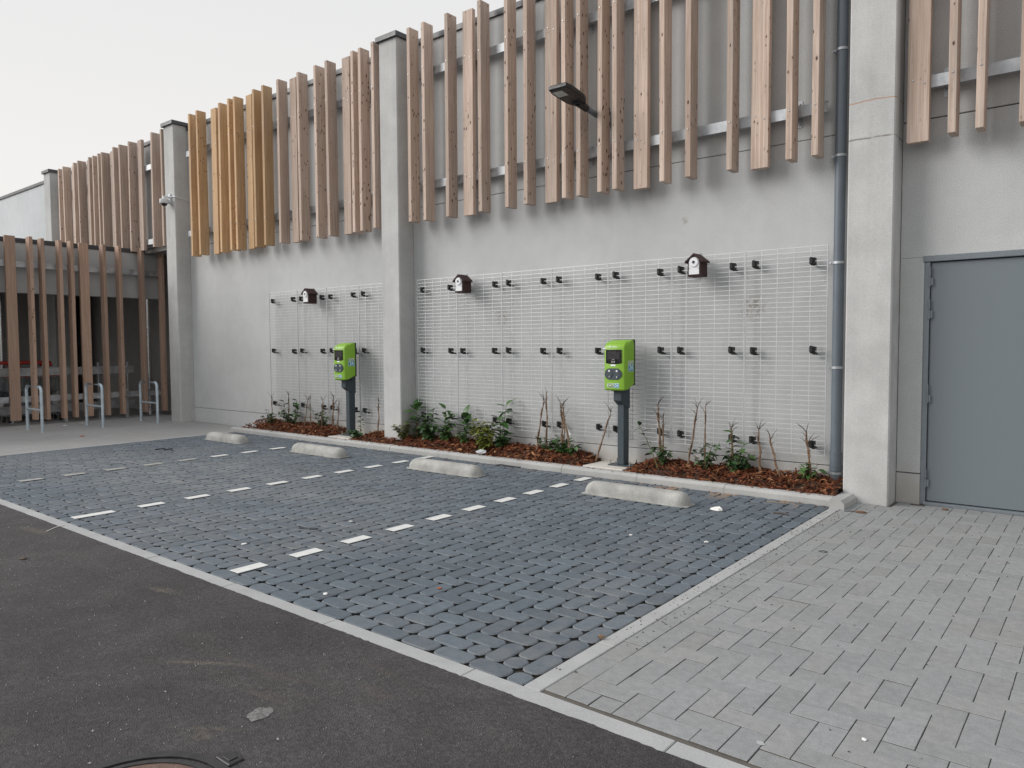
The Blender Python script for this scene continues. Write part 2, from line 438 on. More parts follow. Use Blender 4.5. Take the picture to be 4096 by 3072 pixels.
M['grit'] = stone('brown_grit', (.105,.096,.086), (.15,.13,.11), .1, .6)
M['asphalt'] = asphalt()
M['soil'] = stone('dark_soil', (.05,.028,.018), (.09,.045,.025), .1, .6)
M['crumb'] = plain('soil_crumb', (.045,.04,.035), .9)
M['cast'] = plain('cast_iron', (.05,.048,.05), .5, .5, .25, 30, bump=.3)
M['rust'] = plain('rusty_iron', (.15,.095,.075), .8, .1, .35, 18, bump=.4)
t = NT('mulch_bark', .85, 0, .25); r_ = t.rnd()
c_ = t.mix(t.rng(r_, 0, .75), (.075,.022,.011), (.20,.066,.029)); c_ = t.mix(t.rng(r_, .80, 1, 0, .85), c_, (.40,.215,.10))
c_ = t.val(c_, t.rng(t.noise(t.coord(scale=(60,60,60)), 1, 3), .3, .7, .75, 1.25)); t.base(c_); M['mulch'] = t.m
M['leaf'] = leafmat('leaf_green', (.036,.092,.024), (.075,.155,.042), .35)
M['leaf_dark'] = leafmat('leaf_dark_green', (.03,.07,.024), (.068,.122,.042), .4)
M['leaf_lime'] = leafmat('leaf_yellow_green', (.10,.15,.03), (.24,.24,.05), .45)
M['leaf_pale'] = leafmat('leaf_pale', (.07,.09,.03), (.16,.155,.055), .5)
M['cane'] = plain('dry_cane', (.20,.128,.08), .8, 0, .5, 30, bump=.5)
M['twig'] = plain('dark_twig', (.075,.05,.036), .8, 0, .3, 40)
M['stem'] = plain('green_stem', (.11,.12,.04), .6, 0, .25, 40)
M['paper'] = plain('litter_paper', (.78,.77,.73), .7, 0, .05)
M['orange'] = plain('orange_scrap', (.45,.13,.05), .7)
M['dead_leaf'] = plain('dead_leaf', (.16,.075,.035), .75, 0, .3)
M['film'] = plain('crumpled_film', (.26,.255,.25), .3, 0, .5, 90); M['film'].node_tree.nodes['Principled BSDF'].inputs['Alpha'].default_value = .5
t = NT('clear_bag', .25, 0, .5); t.base((.85,.87,.88)); t.b.inputs['Alpha'].default_value = .55; M['bag'] = t.m

# ================================================================== GROUND
YR, YR2 = -5.263, -5.372            # road-side edging kerb (bay side, road side)
XP, XP2 = -1.9935, -1.9027          # edging between bays and grey pavement
XL, XL2 = -12.168, -12.245          # edging between bays and forecourt
YK = -.607                          # planting bed kerb

g = MB(); g.add([(-400,-400,-.07),(400,-400,-.07),(400,400,-.07),(-400,400,-.07)], [(0,1,2,3)])
ob('ground', g.mesh('ground', M['grit']), kind='structure')

# asphalt road: one sheet with a ragged edge lapping over the edging kerb
mb = MB(); xs = []
x = -60.0
while x < 40: xs.append(x); x += .02 if -10 < x < 2.5 else .5
vs = []
for x in xs:
    j = .007*mnoise.noise((x*6, 3, 0)) + .006*mnoise.noise((x*31, 9, 0)) + .004*mnoise.noise((x*80, 2, 0))
    vs += [(x, -80, -.004), (x, -6.2, -.004), (x, YR2+.008+j, .0035), (x, YR2+.008+j, -.03)]
fs = []
for i in range(len(xs)-1):
    a = i*4; fs += [(a, a+4, a+5, a+1), (a+1, a+5, a+6, a+2), (a+2, a+6, a+7, a+3)]
mb.add(vs, fs)
ob('road', mb.mesh('road', M['asphalt']), kind='structure')

# concrete edging kerbs, each stone a metre long
edging = ob('edging_kerb', None, kind='structure')
def kerbstone(x0, x1, y0, y1, z1, mat, parent, name='kerb_stone'):
    b = MB(); b.bbox(x0, x1, y0, y1, -.2, z1, .004)
    return part(name, b, mat, parent)
xj = [-60, -40, -25, -16]+[-15.56+1.022*i for i in range(0, 16)]+[.85, 1.87, 2.9, 5, 12, 40]
for a, b in zip(xj[:-1], xj[1:]):
    kerbstone(a+.0015, b-.0015, YR2, YR, .001+rng.uniform(-.001,.0015), M['strip'], edging)
yj = [YR+.003, -4.645, -3.62, -2.595, -1.572, -.69]
for a, b in zip(yj[:-1], yj[1:]):
    kerbstone(XP, XP2, a+.0015, b-.0015, .002+rng.uniform(-.001,.001), M['strip'], edging)
for k in range(5):
    kerbstone(XL2, XL, YR+.003+k*.93, YR+k*.93+.93, .002, M['strip'], edging)

# stones -----------------------------------------------------------
def octo(a, b, c, top_in=.007, drop=.006, dome=.0):
    """elongated octagon block, half lengths a, b, corner cut c"""
    def ring(i):
        q = c*.36                      # corner point pushed out: rounded corner
        cs = [(a-i, b-c), (a-q-i*.7, b-q-i*.7), (a-c, b-i)]
        o_ = cs+[(-x, y) for x, y in cs[::-1]]
        return o_+[(-x, -y) for x, y in o_]
    n = 12
    r0 = [(x,y,-.035) for x,y in ring(0)]; r1 = [(x,y,-drop) for x,y in ring(0)]; r2 = [(x,y,0) for x,y in ring(top_in)]
    fs = [tuple(range(2*n, 3*n))]
    for k in range(2):
        for i in range(n): fs.append((k*n+i, k*n+(i+1)%n, k*n+n+(i+1)%n, k*n+n+i))
    return r0+r1+r2, fs
def slab(a, b, ch=.0025):
    v = []
    for i, z in ((0,-.06),(0,-ch),(ch,0)): v += [(a-i,b-i,z),(-a+i,b-i,z),(-a+i,-b+i,z),(a-i,-b+i,z)]
    fs = [(8,9,10,11)]
    for k in range(2):
        for i in range(4): fs.append((k*4+i, k*4+(i+1)%4, k*4+4+(i+1)%4, k*4+4+i))
    return v, fs
def layout(nx, ny, border):
    """90 degree herringbone on unit cells, cut stones at the border -> list (i, j, w, h)"""
    used = {}; outl = []
    def put(cells):
        i0 = min(c[0] for c in cells); j0 = min(c[1] for c in cells)
        outl.append((i0, j0, max(c[0] for c in cells)-i0+1, max(c[1] for c in cells)-j0+1))
        for c in cells: used[c] = 1
    border(put, used)
    for i in range(-2, nx+2):
        for j in range(-2, ny+2):
            d = (i-j) % 4
            cells = [(i,j),(i+1,j)] if d == 0 else [(i,j),(i,j-1)] if d == 2 else None
            if not cells: continue
            cells = [c for c in cells if 0 <= c[0] < nx and 0 <= c[1] < ny and c not in used]
            if cells: put(cells)
    return outl
def lay_stones(parent, name, stones, shapes, mat, limit=300, stuffname=None, zj=.0015, tilt=.006, edge=None, side=None):
    def mset(n_): k_ = (n_-1)//2; return [0]+[2]*k_+[1]*k_
    """the stones that show largest become objects, the rest one joined part"""
    scored = []
    for s_ in stones:
        x, y = s_[0], s_[1]; q = project((x, y, 0))
        vis = q is not None and -40 < q[0] < 4136 and -40 < q[1] < 3112
        scored.append((-(1/q[2]**3) if vis else 1, s_))
    scored.sort(key=lambda a: a[0])
    cache = {}
    rest = MB(); rv = []
    for k, (sc, (x, y, w_, h_, sx, sy)) in enumerate(scored):
        r = random.Random(k*13+5)
        key = shapes(w_, h_, sx, sy)
        rot = Euler((r.gauss(0, tilt), r.gauss(0, tilt), key[1]+r.gauss(0, .006)))
        dz = r.gauss(0, zj)
        if k < limit and sc < 0:
            if key not in cache:
                me = bpy.data.meshes.new(name); me.from_pydata(*(key[2]()[0], [], key[2]()[1])); me.materials.append(mat)
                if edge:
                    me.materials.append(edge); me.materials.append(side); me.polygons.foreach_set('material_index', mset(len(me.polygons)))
                me.update(); cache[key] = me
            o = bpy.data.objects.new(name, cache[key]); COL.objects.link(o)
            o.location = (x, y, dz); o.rotation_euler = rot; o.parent = parent
        else:
            v, f = key[2]()
            mt = Matrix.Translation((x, y, dz)) @ rot.to_matrix().to_4x4()
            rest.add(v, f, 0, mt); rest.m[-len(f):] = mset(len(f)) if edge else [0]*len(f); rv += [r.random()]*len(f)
    me = bpy.data.meshes.new(stuffname); me.from_pydata(rest.v, [], rest.f); me.materials.append(mat)
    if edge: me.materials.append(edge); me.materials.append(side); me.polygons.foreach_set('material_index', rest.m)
    at = me.attributes.new('rnd', 'FLOAT', 'FACE'); at.data.foreach_set('value', rv); me.update()
    ob(stuffname, me, parent, kind='stuff')

# dark drainage pavers in the four bays
U = .1163
nx, ny = 87, 40
ux = (XP-XL-.012)/nx; uy = (YK-YR-.01)/ny
def border_bay(put, used):
    put([(nx-1, 0)])
    i = nx-2
    while i > 0: put([(i,0),(i-1,0)]); i -= 2
    put([(0,0)]) if i == 0 else None
    j = 1
    while j+1 < ny: put([(nx-1,j),(nx-1,j+1)]); j += 2
    if j < ny: put([(nx-1,j)])
stones = []
for i, j, cw, ch in layout(nx, ny, border_bay):
    stones.append((XL+.006+(i+cw/2)*ux, YR+.006+(j+ch/2)*uy, cw, ch, ux, uy))
class _Key(tuple): pass
_oc = {}
def shape_paver(cw, ch, sx, sy):
    kind = (max(cw,ch), min(cw,ch), cw >= ch)
    if kind not in _oc:
        a = max(cw,ch)*sx/2-.0021; b = min(cw,ch)*sx/2-.0016
        v, f = octo(a, b, .037 if max(cw,ch) == 2 else .034)
        _oc[kind] = (kind, 0 if cw >= ch else math.pi/2, (lambda vf: (lambda: vf))((v, f)))
    return _oc[kind]
park = ob('parking_area', None, kind='structure')
b = MB(); b.box(XL-.001, XP+.001, YR-.001, YK+.05, -.065, -.016)
part('bedding', b, M['bed'], park)
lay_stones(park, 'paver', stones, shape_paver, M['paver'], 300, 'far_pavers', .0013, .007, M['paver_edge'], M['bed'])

# white marking stones along the three bay lines
def marks(x0, x1, n, y0, dx, first=.23, mat='marking'):
    for k in range(n):
        cx = x0+(x1-x0)*k/(n-1) if n > 1 else x0
        cy = y0+.466*k
        ln = first if k == 0 else .23
        mm = MB(); mm.bbox(-.053, .053, -.115 if k else .115-ln, .115, .0045, .0085, .0015)
        part('marking', mm, M[mat if k < 6 else 'marking'], park, loc=(cx, cy, 0), rot=(0,0,rng.uniform(-.012,.012)))
marks(-4.532, -4.602, 10, -5.039, 0)
marks(-7.118, -7.200, 10, -4.945, 0, .345)
marks(-9.588, -9.640, 10, -5.155, 0, mat='dusty_marking')

# grey block pavement to the right
gx, gy = 46, 47
def border_grey(put, used):
    j = 0
    while j+1 < gy: put([(0,j),(0,j+1)]); j += 2
gu = .1138
gs_ = []
for i, j, cw, ch in layout(gx, gy, border_grey):
    gs_.append((XP2+.004+(i+cw/2)*gu, YR+.03+(j+ch/2)*gu, cw, ch, gu, gu))
# nothing inside the column, the wall or the bed
def free(s_):
    x, y = s_[0], s_[1]
    if y > -.02 and not (-1.37 < x < -.12 and y < .07): return False
    if -2.05 < x < -1.6 and y > -.30: return False
    return True
gs_ = [s_ for s_ in gs_ if free(s_)]
_sl = {}
def shape_block(cw, ch, sx, sy):
    kind = (max(cw,ch), min(cw,ch), cw >= ch)
    if kind not in _sl:
        a = max(cw,ch)*sx/2-.0016; b_ = min(cw,ch)*sx/2-.0016
        vf = slab(a, b_, .0018)
        _sl[kind] = (kind, 0 if cw >= ch else math.pi/2, (lambda q: (lambda: q))(vf))
    return _sl[kind]
pave = ob('pavement', None, kind='structure')
b = MB(); b.box(XP2-.001, 6, YR-.001, .3, -.065, -.006)
part('bedding', b, M['grit'], pave)
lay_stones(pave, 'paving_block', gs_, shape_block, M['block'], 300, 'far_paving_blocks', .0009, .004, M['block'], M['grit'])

# pale concrete forecourt left of the bays
b = MB(); b.box(-60, XL2-.002, YR+.001, .9, -.1, -.001)
fc = ob('forecourt', b.mesh('forecourt', M['forecourt']), kind='structure')
b = MB(); b.box(XL2+.01, -11.9, YK+.055, .0, -.1, -.002)
part('apron', b, M['forecourt'], fc)

# loose dark crumbs on the edging and grey blocks
mb = MB()
for k in range(420):
    t_ = rng.random()
    y = rng.uniform(-4.6, -.8) if k < 300 else rng.uniform(-5.1, -.4)
    x = XP+.02+abs(rng.gauss(0, .10)) if k < 300 else rng.uniform(XP, 1.2)
    s_ = rng.uniform(.002, .0065)
    mb.add([(x-s_,y-s_*.7,.001),(x+s_,y-s_*.5,.001),(x,y+s_,.001),(x,y,.001+s_*1.1)], [(0,1,3),(1,2,3),(2,0,3),(0,2,1)], 0)
ob('soil_crumbs', mb.mesh('soil_crumbs', M['crumb']), kind='stuff')

# pale grit and chips scattered over the asphalt
mm = MB(); rs = random.Random(77)
for k in range(1500):
    x = rs.uniform(-7.5, .6); y = rs.uniform(-7.0, YR2-.03) if rs.random() < .75 else YR2-.02-abs(rs.gauss(0,.12))
    s_ = rs.uniform(.0012,.0032) if rs.random() < .95 else rs.uniform(.004,.007)
    a = rs.uniform(0,6.28); ca, sa = math.cos(a)*s_, math.sin(a)*s_; z = .0036 if y > -6.2+.5 else .002
    mm.add([(x+ca,y+sa,z-.004),(x-sa,y+ca,z-.004),(x-ca*1.2,y-sa*1.2,z-.004),(x+sa*.8,y-ca*.8,z-.004),(x,y,z+s_*.4)], [(0,1,4),(1,2,4),(2,3,4),(3,0,4)])
ob('road_grit', mm.mesh('road_grit', M['strip']), kind='stuff')

# ================================================================== BUILDING
bld = thing('building', 'long grey concrete building with tall pilasters, dark roof flashing and a plain grey door', 'building')
ZT = 5.93
BAYS = [(-14.741, -8.571), (-8.179, -1.997)]
def wall_panel(x0, x1, z0, z1, mat='wall', d=.22):
    mm = MB(); mm.bbox(x0, x1, 0, d, z0, z1, .004)
    part('wall_panel', mm, M[mat], bld)
for (a, b) in BAYS:
    wall_panel(a, b, -.1, .279); wall_panel(a, b, .286, 3.555); wall_panel(a, b, 3.561, ZT)
wall_panel(-21.10, -15.15, 3.70, ZT)
wall_panel(-60, -21.50, -.1, ZT, 'wall_pale')
# bay with the door
DX0, DX1, DZ = -1.384, -.12, 2.30
wall_panel(-1.589, DX0, -.1, .278); wall_panel(-1.589, DX0, .287, DZ)
wall_panel(-1.589, DX1+.02, DZ+.001, 3.553)
wall_panel(DX1, 4.9, -.1, .278); wall_panel(DX1+.021, 4.9, .287, 3.553)
wall_panel(-1.589, 4.9, 3.563, ZT)
mm = MB()
mm.box(-21.4, 5.2, .215, .4, 3.72, ZT-.01); mm.box(-15.14, DX0-.001, .215, .4, -.1, 3.72); mm.box(DX1+.001, 5.2, .215, .4, -.1, 3.72); mm.box(DX0-.001, DX1+.001, .215, .4, DZ+.003, 3.72)
part('wall_core', mm, M['dark_seam'], bld)
mm = MB(); mm.box(-60, 5.2, .4, 9, ZT-.3, ZT-.02); mm.box(-60, 5.2, 8.8, 9, -.1, ZT-.3)
mm.box(5.0, 5.2, .4, 8.8, -.1, ZT-.3)
part('roof', mm, M['cap'], bld)
# roof edge flashing, in lengths
mm = MB()
for a, b in [(-60,-21.53),(-21.07,-15.17),(-14.72,-8.61),(-8.14,-2.03),(-1.54,4.9)]:
    n = max(1, round((b-a)/3)); st = (b-a)/n
    for k in range(n): mm.bbox(a+k*st+.001, a+(k+1)*st-.001, -.03, .30, ZT-.035, ZT+.045, .004)
part('flashing', mm, M['cap'], bld)
# pilasters
def pilaster(xc, w_, zt=5.975, mat='column'):
    mm = MB()
    h = w_/2; c = .012
    poly = [(-h+c,-.29),(h-c,-.29),(h,-.29+c),(h,.15),(-h,.15),(-h,-.29+c)]
    mm.prism(poly, -.1, zt)
    col = part('column', mm, M[mat], bld, loc=(xc,0,0))
    mm = MB(); mm.bbox(-h-.035, h+.035, -.33, .2, zt, zt+.075, .005)
    part('column_cap', mm, M['cap'], col)
pilaster(-21.30, .40); pilaster(-14.945, .40); pilaster(-8.375, .385)
pilaster(-1.793, .40, mat='column_marked'); pilaster(4.9, .4)
# chamfered inner edge strip beside the right pilaster joint
# door
door = ob('door', None, bld, loc=(DX0, 0, 0))
DW = DX1-DX0
mm = MB()
mm.bbox(.002, .046, -.006, .12, .0, DZ-.047, .003); mm.bbox(DW-.046, DW-.002, -.006, .12, .0, DZ-.047, .003); mm.bbox(-.01, DW+.01, -.014, .12, DZ-.045, DZ+.010, .004)
part('door_frame', mm, M['door_frame'], door)
mm = MB(); mm.bbox(.050, DW-.050, .018, .07, .035, DZ-.052, .003)
part('door_leaf', mm, M['door'], door)
mm = MB(); mm.bbox(.03, DW-.03, -.03, .10, .0, .028, .004)
part('sill', mm, M['door_frame'], door)
for z in (2.03, 1.73, .95, .16):
    mm = MB(); mm.disc((.045, -.008, z), (0,0,1), .010, .085, 10); mm.disc((.045,-.008,z+.09), (0,0,1), .0095, .085, 10); mm.box(.045, .07, -.006, .022, z+.01, z+.075)
    part('hinge', mm, M['door_frame'], door)
mm = MB(); mm.bbox(DW-.14, DW-.10, .005, .018, .95, 1.15, .003); mm.tube([(DW-.12,.012,1.08),(DW-.12,-.035,1.08),(DW-.24,-.035,1.08)], .010, 8)
part('handle', mm, M['stainless'], door)

# ================================================================== SLAT SCREENS
L = 2.735
def plank_mesh(w_, d_, ln, mat, name='plank'):
    mm = MB(); mm.bbox(0, w_, 0, d_, 0, ln, .003)
    return mm.mesh(name, mat)
WN, DN = .062, .18
bolt_me = MB().disc((0,0,0), (0,-1,0), .011, .006, 8, r2=.007).mesh('bolt', M['bolt'], True)
def screen(label, group, planks, x0, x1, rails, zb, ln, matf, wallmount=True):
    t_ = thing('slat_screen', label, 'cladding', ((x0+x1)/2, 0, zb), group=group)
    ox = (x0+x1)/2
    me = {}
    for k, (ty, x, z) in enumerate(planks):
        mt = matf(k)
        key = (ty, mt)
        if key not in me: me[key] = plank_mesh(WN if ty == 'n' else DN, DN if ty == 'n' else WN, ln, M[mt])
        dep = DN if ty == 'n' else WN
        o = ob('plank', me[key], t_, (x-ox, -.12-dep, z-zb), (rng.gauss(0,.0015), rng.gauss(0,.0022), rng.gauss(0,.008)))
        for rz in rails:
            zz = rz-z
            if not .05 < zz < ln-.02: continue
            if ty == 'n': ob('bolt', bolt_me, o, (WN/2, 0, zz+rng.uniform(-.03,.03)))
            else:
                ob('bolt', bolt_me, o, (.045, 0, zz+.02)); ob('bolt', bolt_me, o, (.135, 0, zz-.02))
    for rz in rails:
        mm = MB()
        xa, xb = x0+.02, x1-.02
        mm.box(xa, xb, -.12, -.114, rz-.055, rz+.055); mm.box(xa, xb, -.114, -.07, rz-.055, rz-.049); mm.box(xa, xb, -.114, -.07, rz+.049, rz+.055)
        part('rail', mm, M['galv'], t_, loc=(-ox,0,-zb))
        n = max(2, round((xb-xa)/2.4)+1)
        spots_ = [-7.83, -5.02, -2.54] if x0 == -8.05 else [xa+.25+(xb-xa-.5)*q/(n-1) for q in range(n)]
        for bx in spots_:
            mm = MB(); mm.box(-.03, .03, -.008, 0, -.13, .13); mm.box(-.03, -.024, -.112, -.008, -.06, .06); mm.box(-.03,.03,-.114,-.106,-.045,.045)
            mm.disc((0,-.008,.10),(0,-1,0),.012,.012,6); mm.disc((0,-.008,-.10),(0,-1,0),.012,.012,6)
            part('bracket', mm, M['galv'], t_, loc=(bx-ox, 0, rz-zb))
    return t_
bay0 = [('n',-20.94,0),('n',-20.559,0),('n',-20.251,0),('w',-20.026,0),('n',-19.65,0),('n',-19.359,0),('w',-19.129,0),('n',-18.765,0),('n',-18.556,0),('n',-18.269,0),('n',-18.078,0),('w',-17.855,0),('n',-17.467,0),('n',-17.171,0),('n',-16.735,0),('w',-16.529,0),('n',-15.704,0),('n',-15.275,0)]
bay0 = [(a, b, 3.61+rng.uniform(-.008,.008)) for a, b, c in bay0][1:]
bay1 = [('n',-14.129,3.303),('n',-13.829,3.305),('w',-13.529,3.297),('n',-13.015+.0,3.295),('n',-12.719,3.298),('n',-12.518,3.292),('w',-12.298,3.292),('n',-11.908,3.286),('n',-11.62,3.293),('n',-11.163,3.291),('w',-10.952,3.285),('n',-10.581,3.277),('n',-10.132,3.279),('n',-9.827,3.282),('w',-9.563,3.287),('n',-9.213,3.274),('n',-9.036,3.277),('n',-8.736,3.29)]
bay1[2] = ('w',-13.50,3.297); bay1[3] = ('n',-13.06,3.292)
bay2 = [('n',-7.958,3.299),('n',-7.66,3.289),('n',-7.216,3.287),('w',-6.994,3.29),('n',-6.615,3.287),('n',-6.162,3.289),('n',-5.855,3.291),('w',-5.604,3.289),('n',-5.266,3.292),('n',-5.056,3.292),('n',-4.762,3.297),('n',-4.559,3.302),('w',-4.346,3.29),('n',-3.954,3.304),('n',-3.65,3.31),('n',-3.185,3.313),('w',-2.973,3.308),('n',-2.575,3.322),('n',-2.328,3.322)]
bay3 = [('w',-1.524,3.319),('n',-1.179,3.328),('n',-.973,3.332),('n',-.663,3.325),('w',-.35,3.32),('n',.12,3.32),('n',.40,3.32),('n',.78,3.32),('w',1.1,3.32),('n',1.5,3.32),('n',1.9,3.32),('n',2.25,3.32),('w',2.6,3.32),('n',3.0,3.32),('n',3.5,3.32),('n',4.0,3.32)]
GS = 'timber slat screens hung on the concrete wall'
screen('weathered brown slats hung above the trolley shelter, left of the white security camera', GS, bay0, -21.0, -15.2, (5.37, 3.79), 3.61, 2.36, lambda k: 'wood')
screen('slat screen with golden fresh planks on its left half and greyed planks on its right', GS, bay1, -14.6, -8.65, (5.38, 3.80), 3.29, 2.74, lambda k: 'wood_fresh' if k < 9 else 'wood')
screen('wide pale grey slat screen with the black street lamp poking out between its planks', GS, bay2, -8.05, -2.22, (5.41, 3.82), 3.29, L, lambda k: 'wood')
screen('pale timber slats above the grey door, right of the drainpipe pilaster', GS, bay3, -1.5, 4.6, (5.42, 3.855), 3.32, L, lambda k: 'wood')

# ================================================================== WIRE TRELLIS
PAN = [-11.83, -10.983, -10.171, -9.348, -8.57]
PAN2 = [-8.02, -7.214, -6.395, -5.571, -4.738, -3.9, -3.052, -2.212]
YM = -.09
def trellis(x0, x1, label):
    wd = x1-x0-.012; h = 2.09
    t_ = thing('wire_trellis', label, 'trellis', (x0+.006, YM, .39), group='wire trellis panels on the wall')
    mm = MB(); r = .0029
    n = 42
    for k in range(n+1):
        z = h*k/n
        mm.box(0, wd, -r*2, 0, z-r, z+r)
    r = .0025
    for k in range(6):
        x = wd*k/5
        mm.box(x-r, x+r, 0.0002, r*2, -.006, h+.006)
    mm.box(-r, r, -r*2-.003, .0001, -.004, h+.004); mm.box(wd-r, wd+r, -r*2-.003, .0001, -.004, h+.004)
    part('wire_grid', mm, M['wire'], t_)
    for z in (.11, 1.05, 1.945):
        for x in (.10, wd-.13):
            mm = MB()
            mm.bbox(-.028, .024, -.012, .045, -.036, .040, .008); mm.bbox(-.032, .004, -.028, -.006, -.027, .044, .008)
            mm.bbox(-.006, .022, .0, .088, -.046, -.026, .005)
            part('spacer', mm, M['black'], t_, loc=(x+rng.uniform(-.012,.012), 0, z+rng.uniform(-.008,.008)))
ln_ = ['leftmost wire trellis panel, far left end over the bare wall side', 'wire trellis panel bearing the birdhouse farthest from the door',
       'wire trellis panel directly behind the farther green charger', 'narrow wire trellis panel against the left side of the middle pilaster']
ln_[0] = 'leftmost wire trellis panel, next to the bare stretch of wall'
for k in range(4): trellis(PAN[k], PAN[k+1], ln_[k])
l2 = ['wire trellis panel carrying the middle birdhouse, right beside the middle pilaster', 'wire trellis panel second from the middle pilaster, behind broad leaved green shrubs',
      'wire trellis panel third from the middle pilaster, behind pale bare canes', 'wire trellis panel partly hidden by the nearer green charger',
      'wire trellis panel directly right of the nearer green charger, its top right corner touching a birdhouse', 'wire trellis panel behind the birdhouse nearest the door',
      'rightmost wire trellis panel, next to the grey drainpipe']
l2[4] = 'wire trellis panel holding the birdhouse nearest the door'; l2[5] = 'wire trellis panel second from the grey drainpipe'
for k in range(7): trellis(PAN2[k], PAN2[k+1], l2[k])

# ================================================================== BIRDHOUSES
def birdhouse(x, z, label):
    t_ = thing('birdhouse', label, 'birdhouse', (x, -.10, z), group='birdhouses on the trellis')
    w_, d_, h = .076, .165, .165
    mm = MB(); yf = -d_
    prof = [(-w_,0),(w_,0),(w_,h),(0,h+.062),(-w_,h)]
    n = 5
    vs = [(x_, yf, z_) for x_, z_ in prof]+[(x_, -.004, z_) for x_, z_ in prof]
    mm.add(vs, [(0,1,2,3,4),(9,8,7,6,5)]+[(i,(i+1)%n,n+(i+1)%n,n+i) for i in range(n)])
    part('body', mm, M['birdbox'], t_)
    mm = MB(); e = .026; tk = .02
    sl_ = .062/w_
    for sg in (-1, 1):
        p = [(0,h+.064),(sg*(w_+e),h+.064-sl_*(w_+e)),(sg*(w_+e),h+.064-sl_*(w_+e)+tk),(0,h+.064+tk)]
        vs = [(a, yf-.025, b) for a, b in p]+[(a, .0, b) for a, b in p]
        mm.add(vs, [(0,1,2,3),(7,6,5,4)]+[(i,(i+1)%4,4+(i+1)%4,4+i) for i in range(4)])
    part('roof', mm, M['birdbox'], t_)
    # white front plate with arched top
    mm = MB(); pw = .058; pts = [(-pw,.022),(pw,.022),(pw,.15)]
    pts += [(pw*math.cos(a), .15+pw*math.sin(a)) for a in [math.pi*k/12 for k in range(1,12)]]+[(-pw,.15)]
    n = len(pts)
    vs = [(a, yf-.012, b) for a, b in pts]+[(a, yf+.004, b) for a, b in pts]
    mm.add(vs, [tuple(range(n)), tuple(range(2*n-1, n-1, -1))]+[(i,(i+1)%n,n+(i+1)%n,n+i) for i in range(n)])
    fp = part('front_plate', mm, M['white'], t_)
    mm = MB(); mm.disc((0, yf-.012, .152), (0,-1,0), .054, .012, 24, r2=.049)
    ring = part('entrance_ring', mm, M['white'], fp, smooth=30)
    mm = MB(); mm.disc((0, yf-.0245, .152), (0,-1,0), .0165, .0012, 16)
    part('entrance_hole', mm, M['black'], fp)
    mm = MB()
    for sg in (-1,1): mm.tube([(sg*(w_+.002), yf-.01, .085),(sg*.045, yf-.014, .088)], .002, 6)
    part('clip', mm, M['black'], t_)
    mm = MB(); mm.tube([(.0,-.02,h+.08),(.004,-.012,h+.10),(.012,0,h+.085)], .0022, 6)
    part('hanging_wire', mm, M['black'], t_)
birdhouse(-10.49, 2.235, 'small dark brown birdhouse above the farther green charger')
birdhouse(-7.012, 2.24, 'dark brown birdhouse with white front just right of the middle pilaster')
birdhouse(-3.548, 2.242, 'dark brown white fronted birdhouse nearest to the grey drainpipe and door')

# ================================================================== DRAINPIPE
px = -2.118
t_ = thing('drainpipe', 'dark grey round drainpipe running up beside the right pilaster', 'drainpipe', (px, -.08, .08))
mm = MB(); mm.tube([(0,0,0),(0,0,6.6)], .05, 20); part('pipe', mm, M['pipe'], t_, smooth=True)
mm = MB(); mm.tube([(0,0,.17),(0,0,.35)], .0545, 20)
for z in (.175, .205, .335): mm.tube([(0,0,z),(0,0,z+.02)], .058, 20)
part('socket', mm, M['pipe'], t_, smooth=30)
for z in (4.339, 3.33, 2.298, 1.273, .228):
    mm = MB(); mm.tube([(0,0,z-.08-.012),(0,0,z-.08+.012)], .0565, 20); mm.box(-.088, -.05, .0, .006, z-.08-.012, z-.08+.012); mm.disc((-.078,0,z-.08),(0,-1,0),.011,.012,8)
    mm.disc((-.078,.002,z-.08),(0,1,0),.006,.078,6)
    part('bracket', mm, M['galv'], t_, smooth=30)

# ================================================================== STREET LAMP
t_ = thing('wall_lamp', 'black flat street lamp head on a short grey arm between the planks', 'lamp', (-4.83, 0, 4.20))
mm = MB(); mm.bbox(-.07, .07, -.012, 0, -.1, .1, .003); mm.tube([(0,-.01,0),(0,-.48,.056)], .033, 14)
part('arm', mm, M['pipe'], t_, smooth=40)
mm = MB(); mm.tube([(0,-.42,.047),(0,-.60,.07)], [.042,.046], 14); mm.bbox(-.05,.05,-.66,-.58,.045,.12,.012)
part('spigot', mm, M['lamp'], t_, smooth=40)
mm = MB()
pr = Matrix.Translation((0,-.56,.085)) @ Euler((math.radians(-7),0,0)).to_matrix().to_4x4()
out_ = [(-.06,.04),(-.105,-.03),(-.13,-.10),(-.138,-.36),(-.115,-.45),(.115,-.45),(.138,-.36),(.13,-.10),(.105,-.03),(.06,.04)]
n = len(out_)
vs = [(x*.90, y*.96-.005, -.028) for x, y in out_]+[(x, y, -.012) for x, y in out_]+[(x, y, .018) for x, y in out_]+[(x*.86, y*.93-.01, .040) for x, y in out_]
fs = [tuple(range(n))[::-1], tuple(range(3*n,4*n))]
for k in range(3): fs += [(k*n+i, k*n+(i+1)%n, (k+1)*n+(i+1)%n, (k+1)*n+i) for i in range(n)]
mm.add(vs, fs, 0, pr)
hd = part('head', mm, M['lamp'], t_)
mm = MB(); mm.bbox(-.10, .03, -.40, -.27, -.031, -.026, .001, 0, pr)
part('lens', mm, M['lens'], hd)

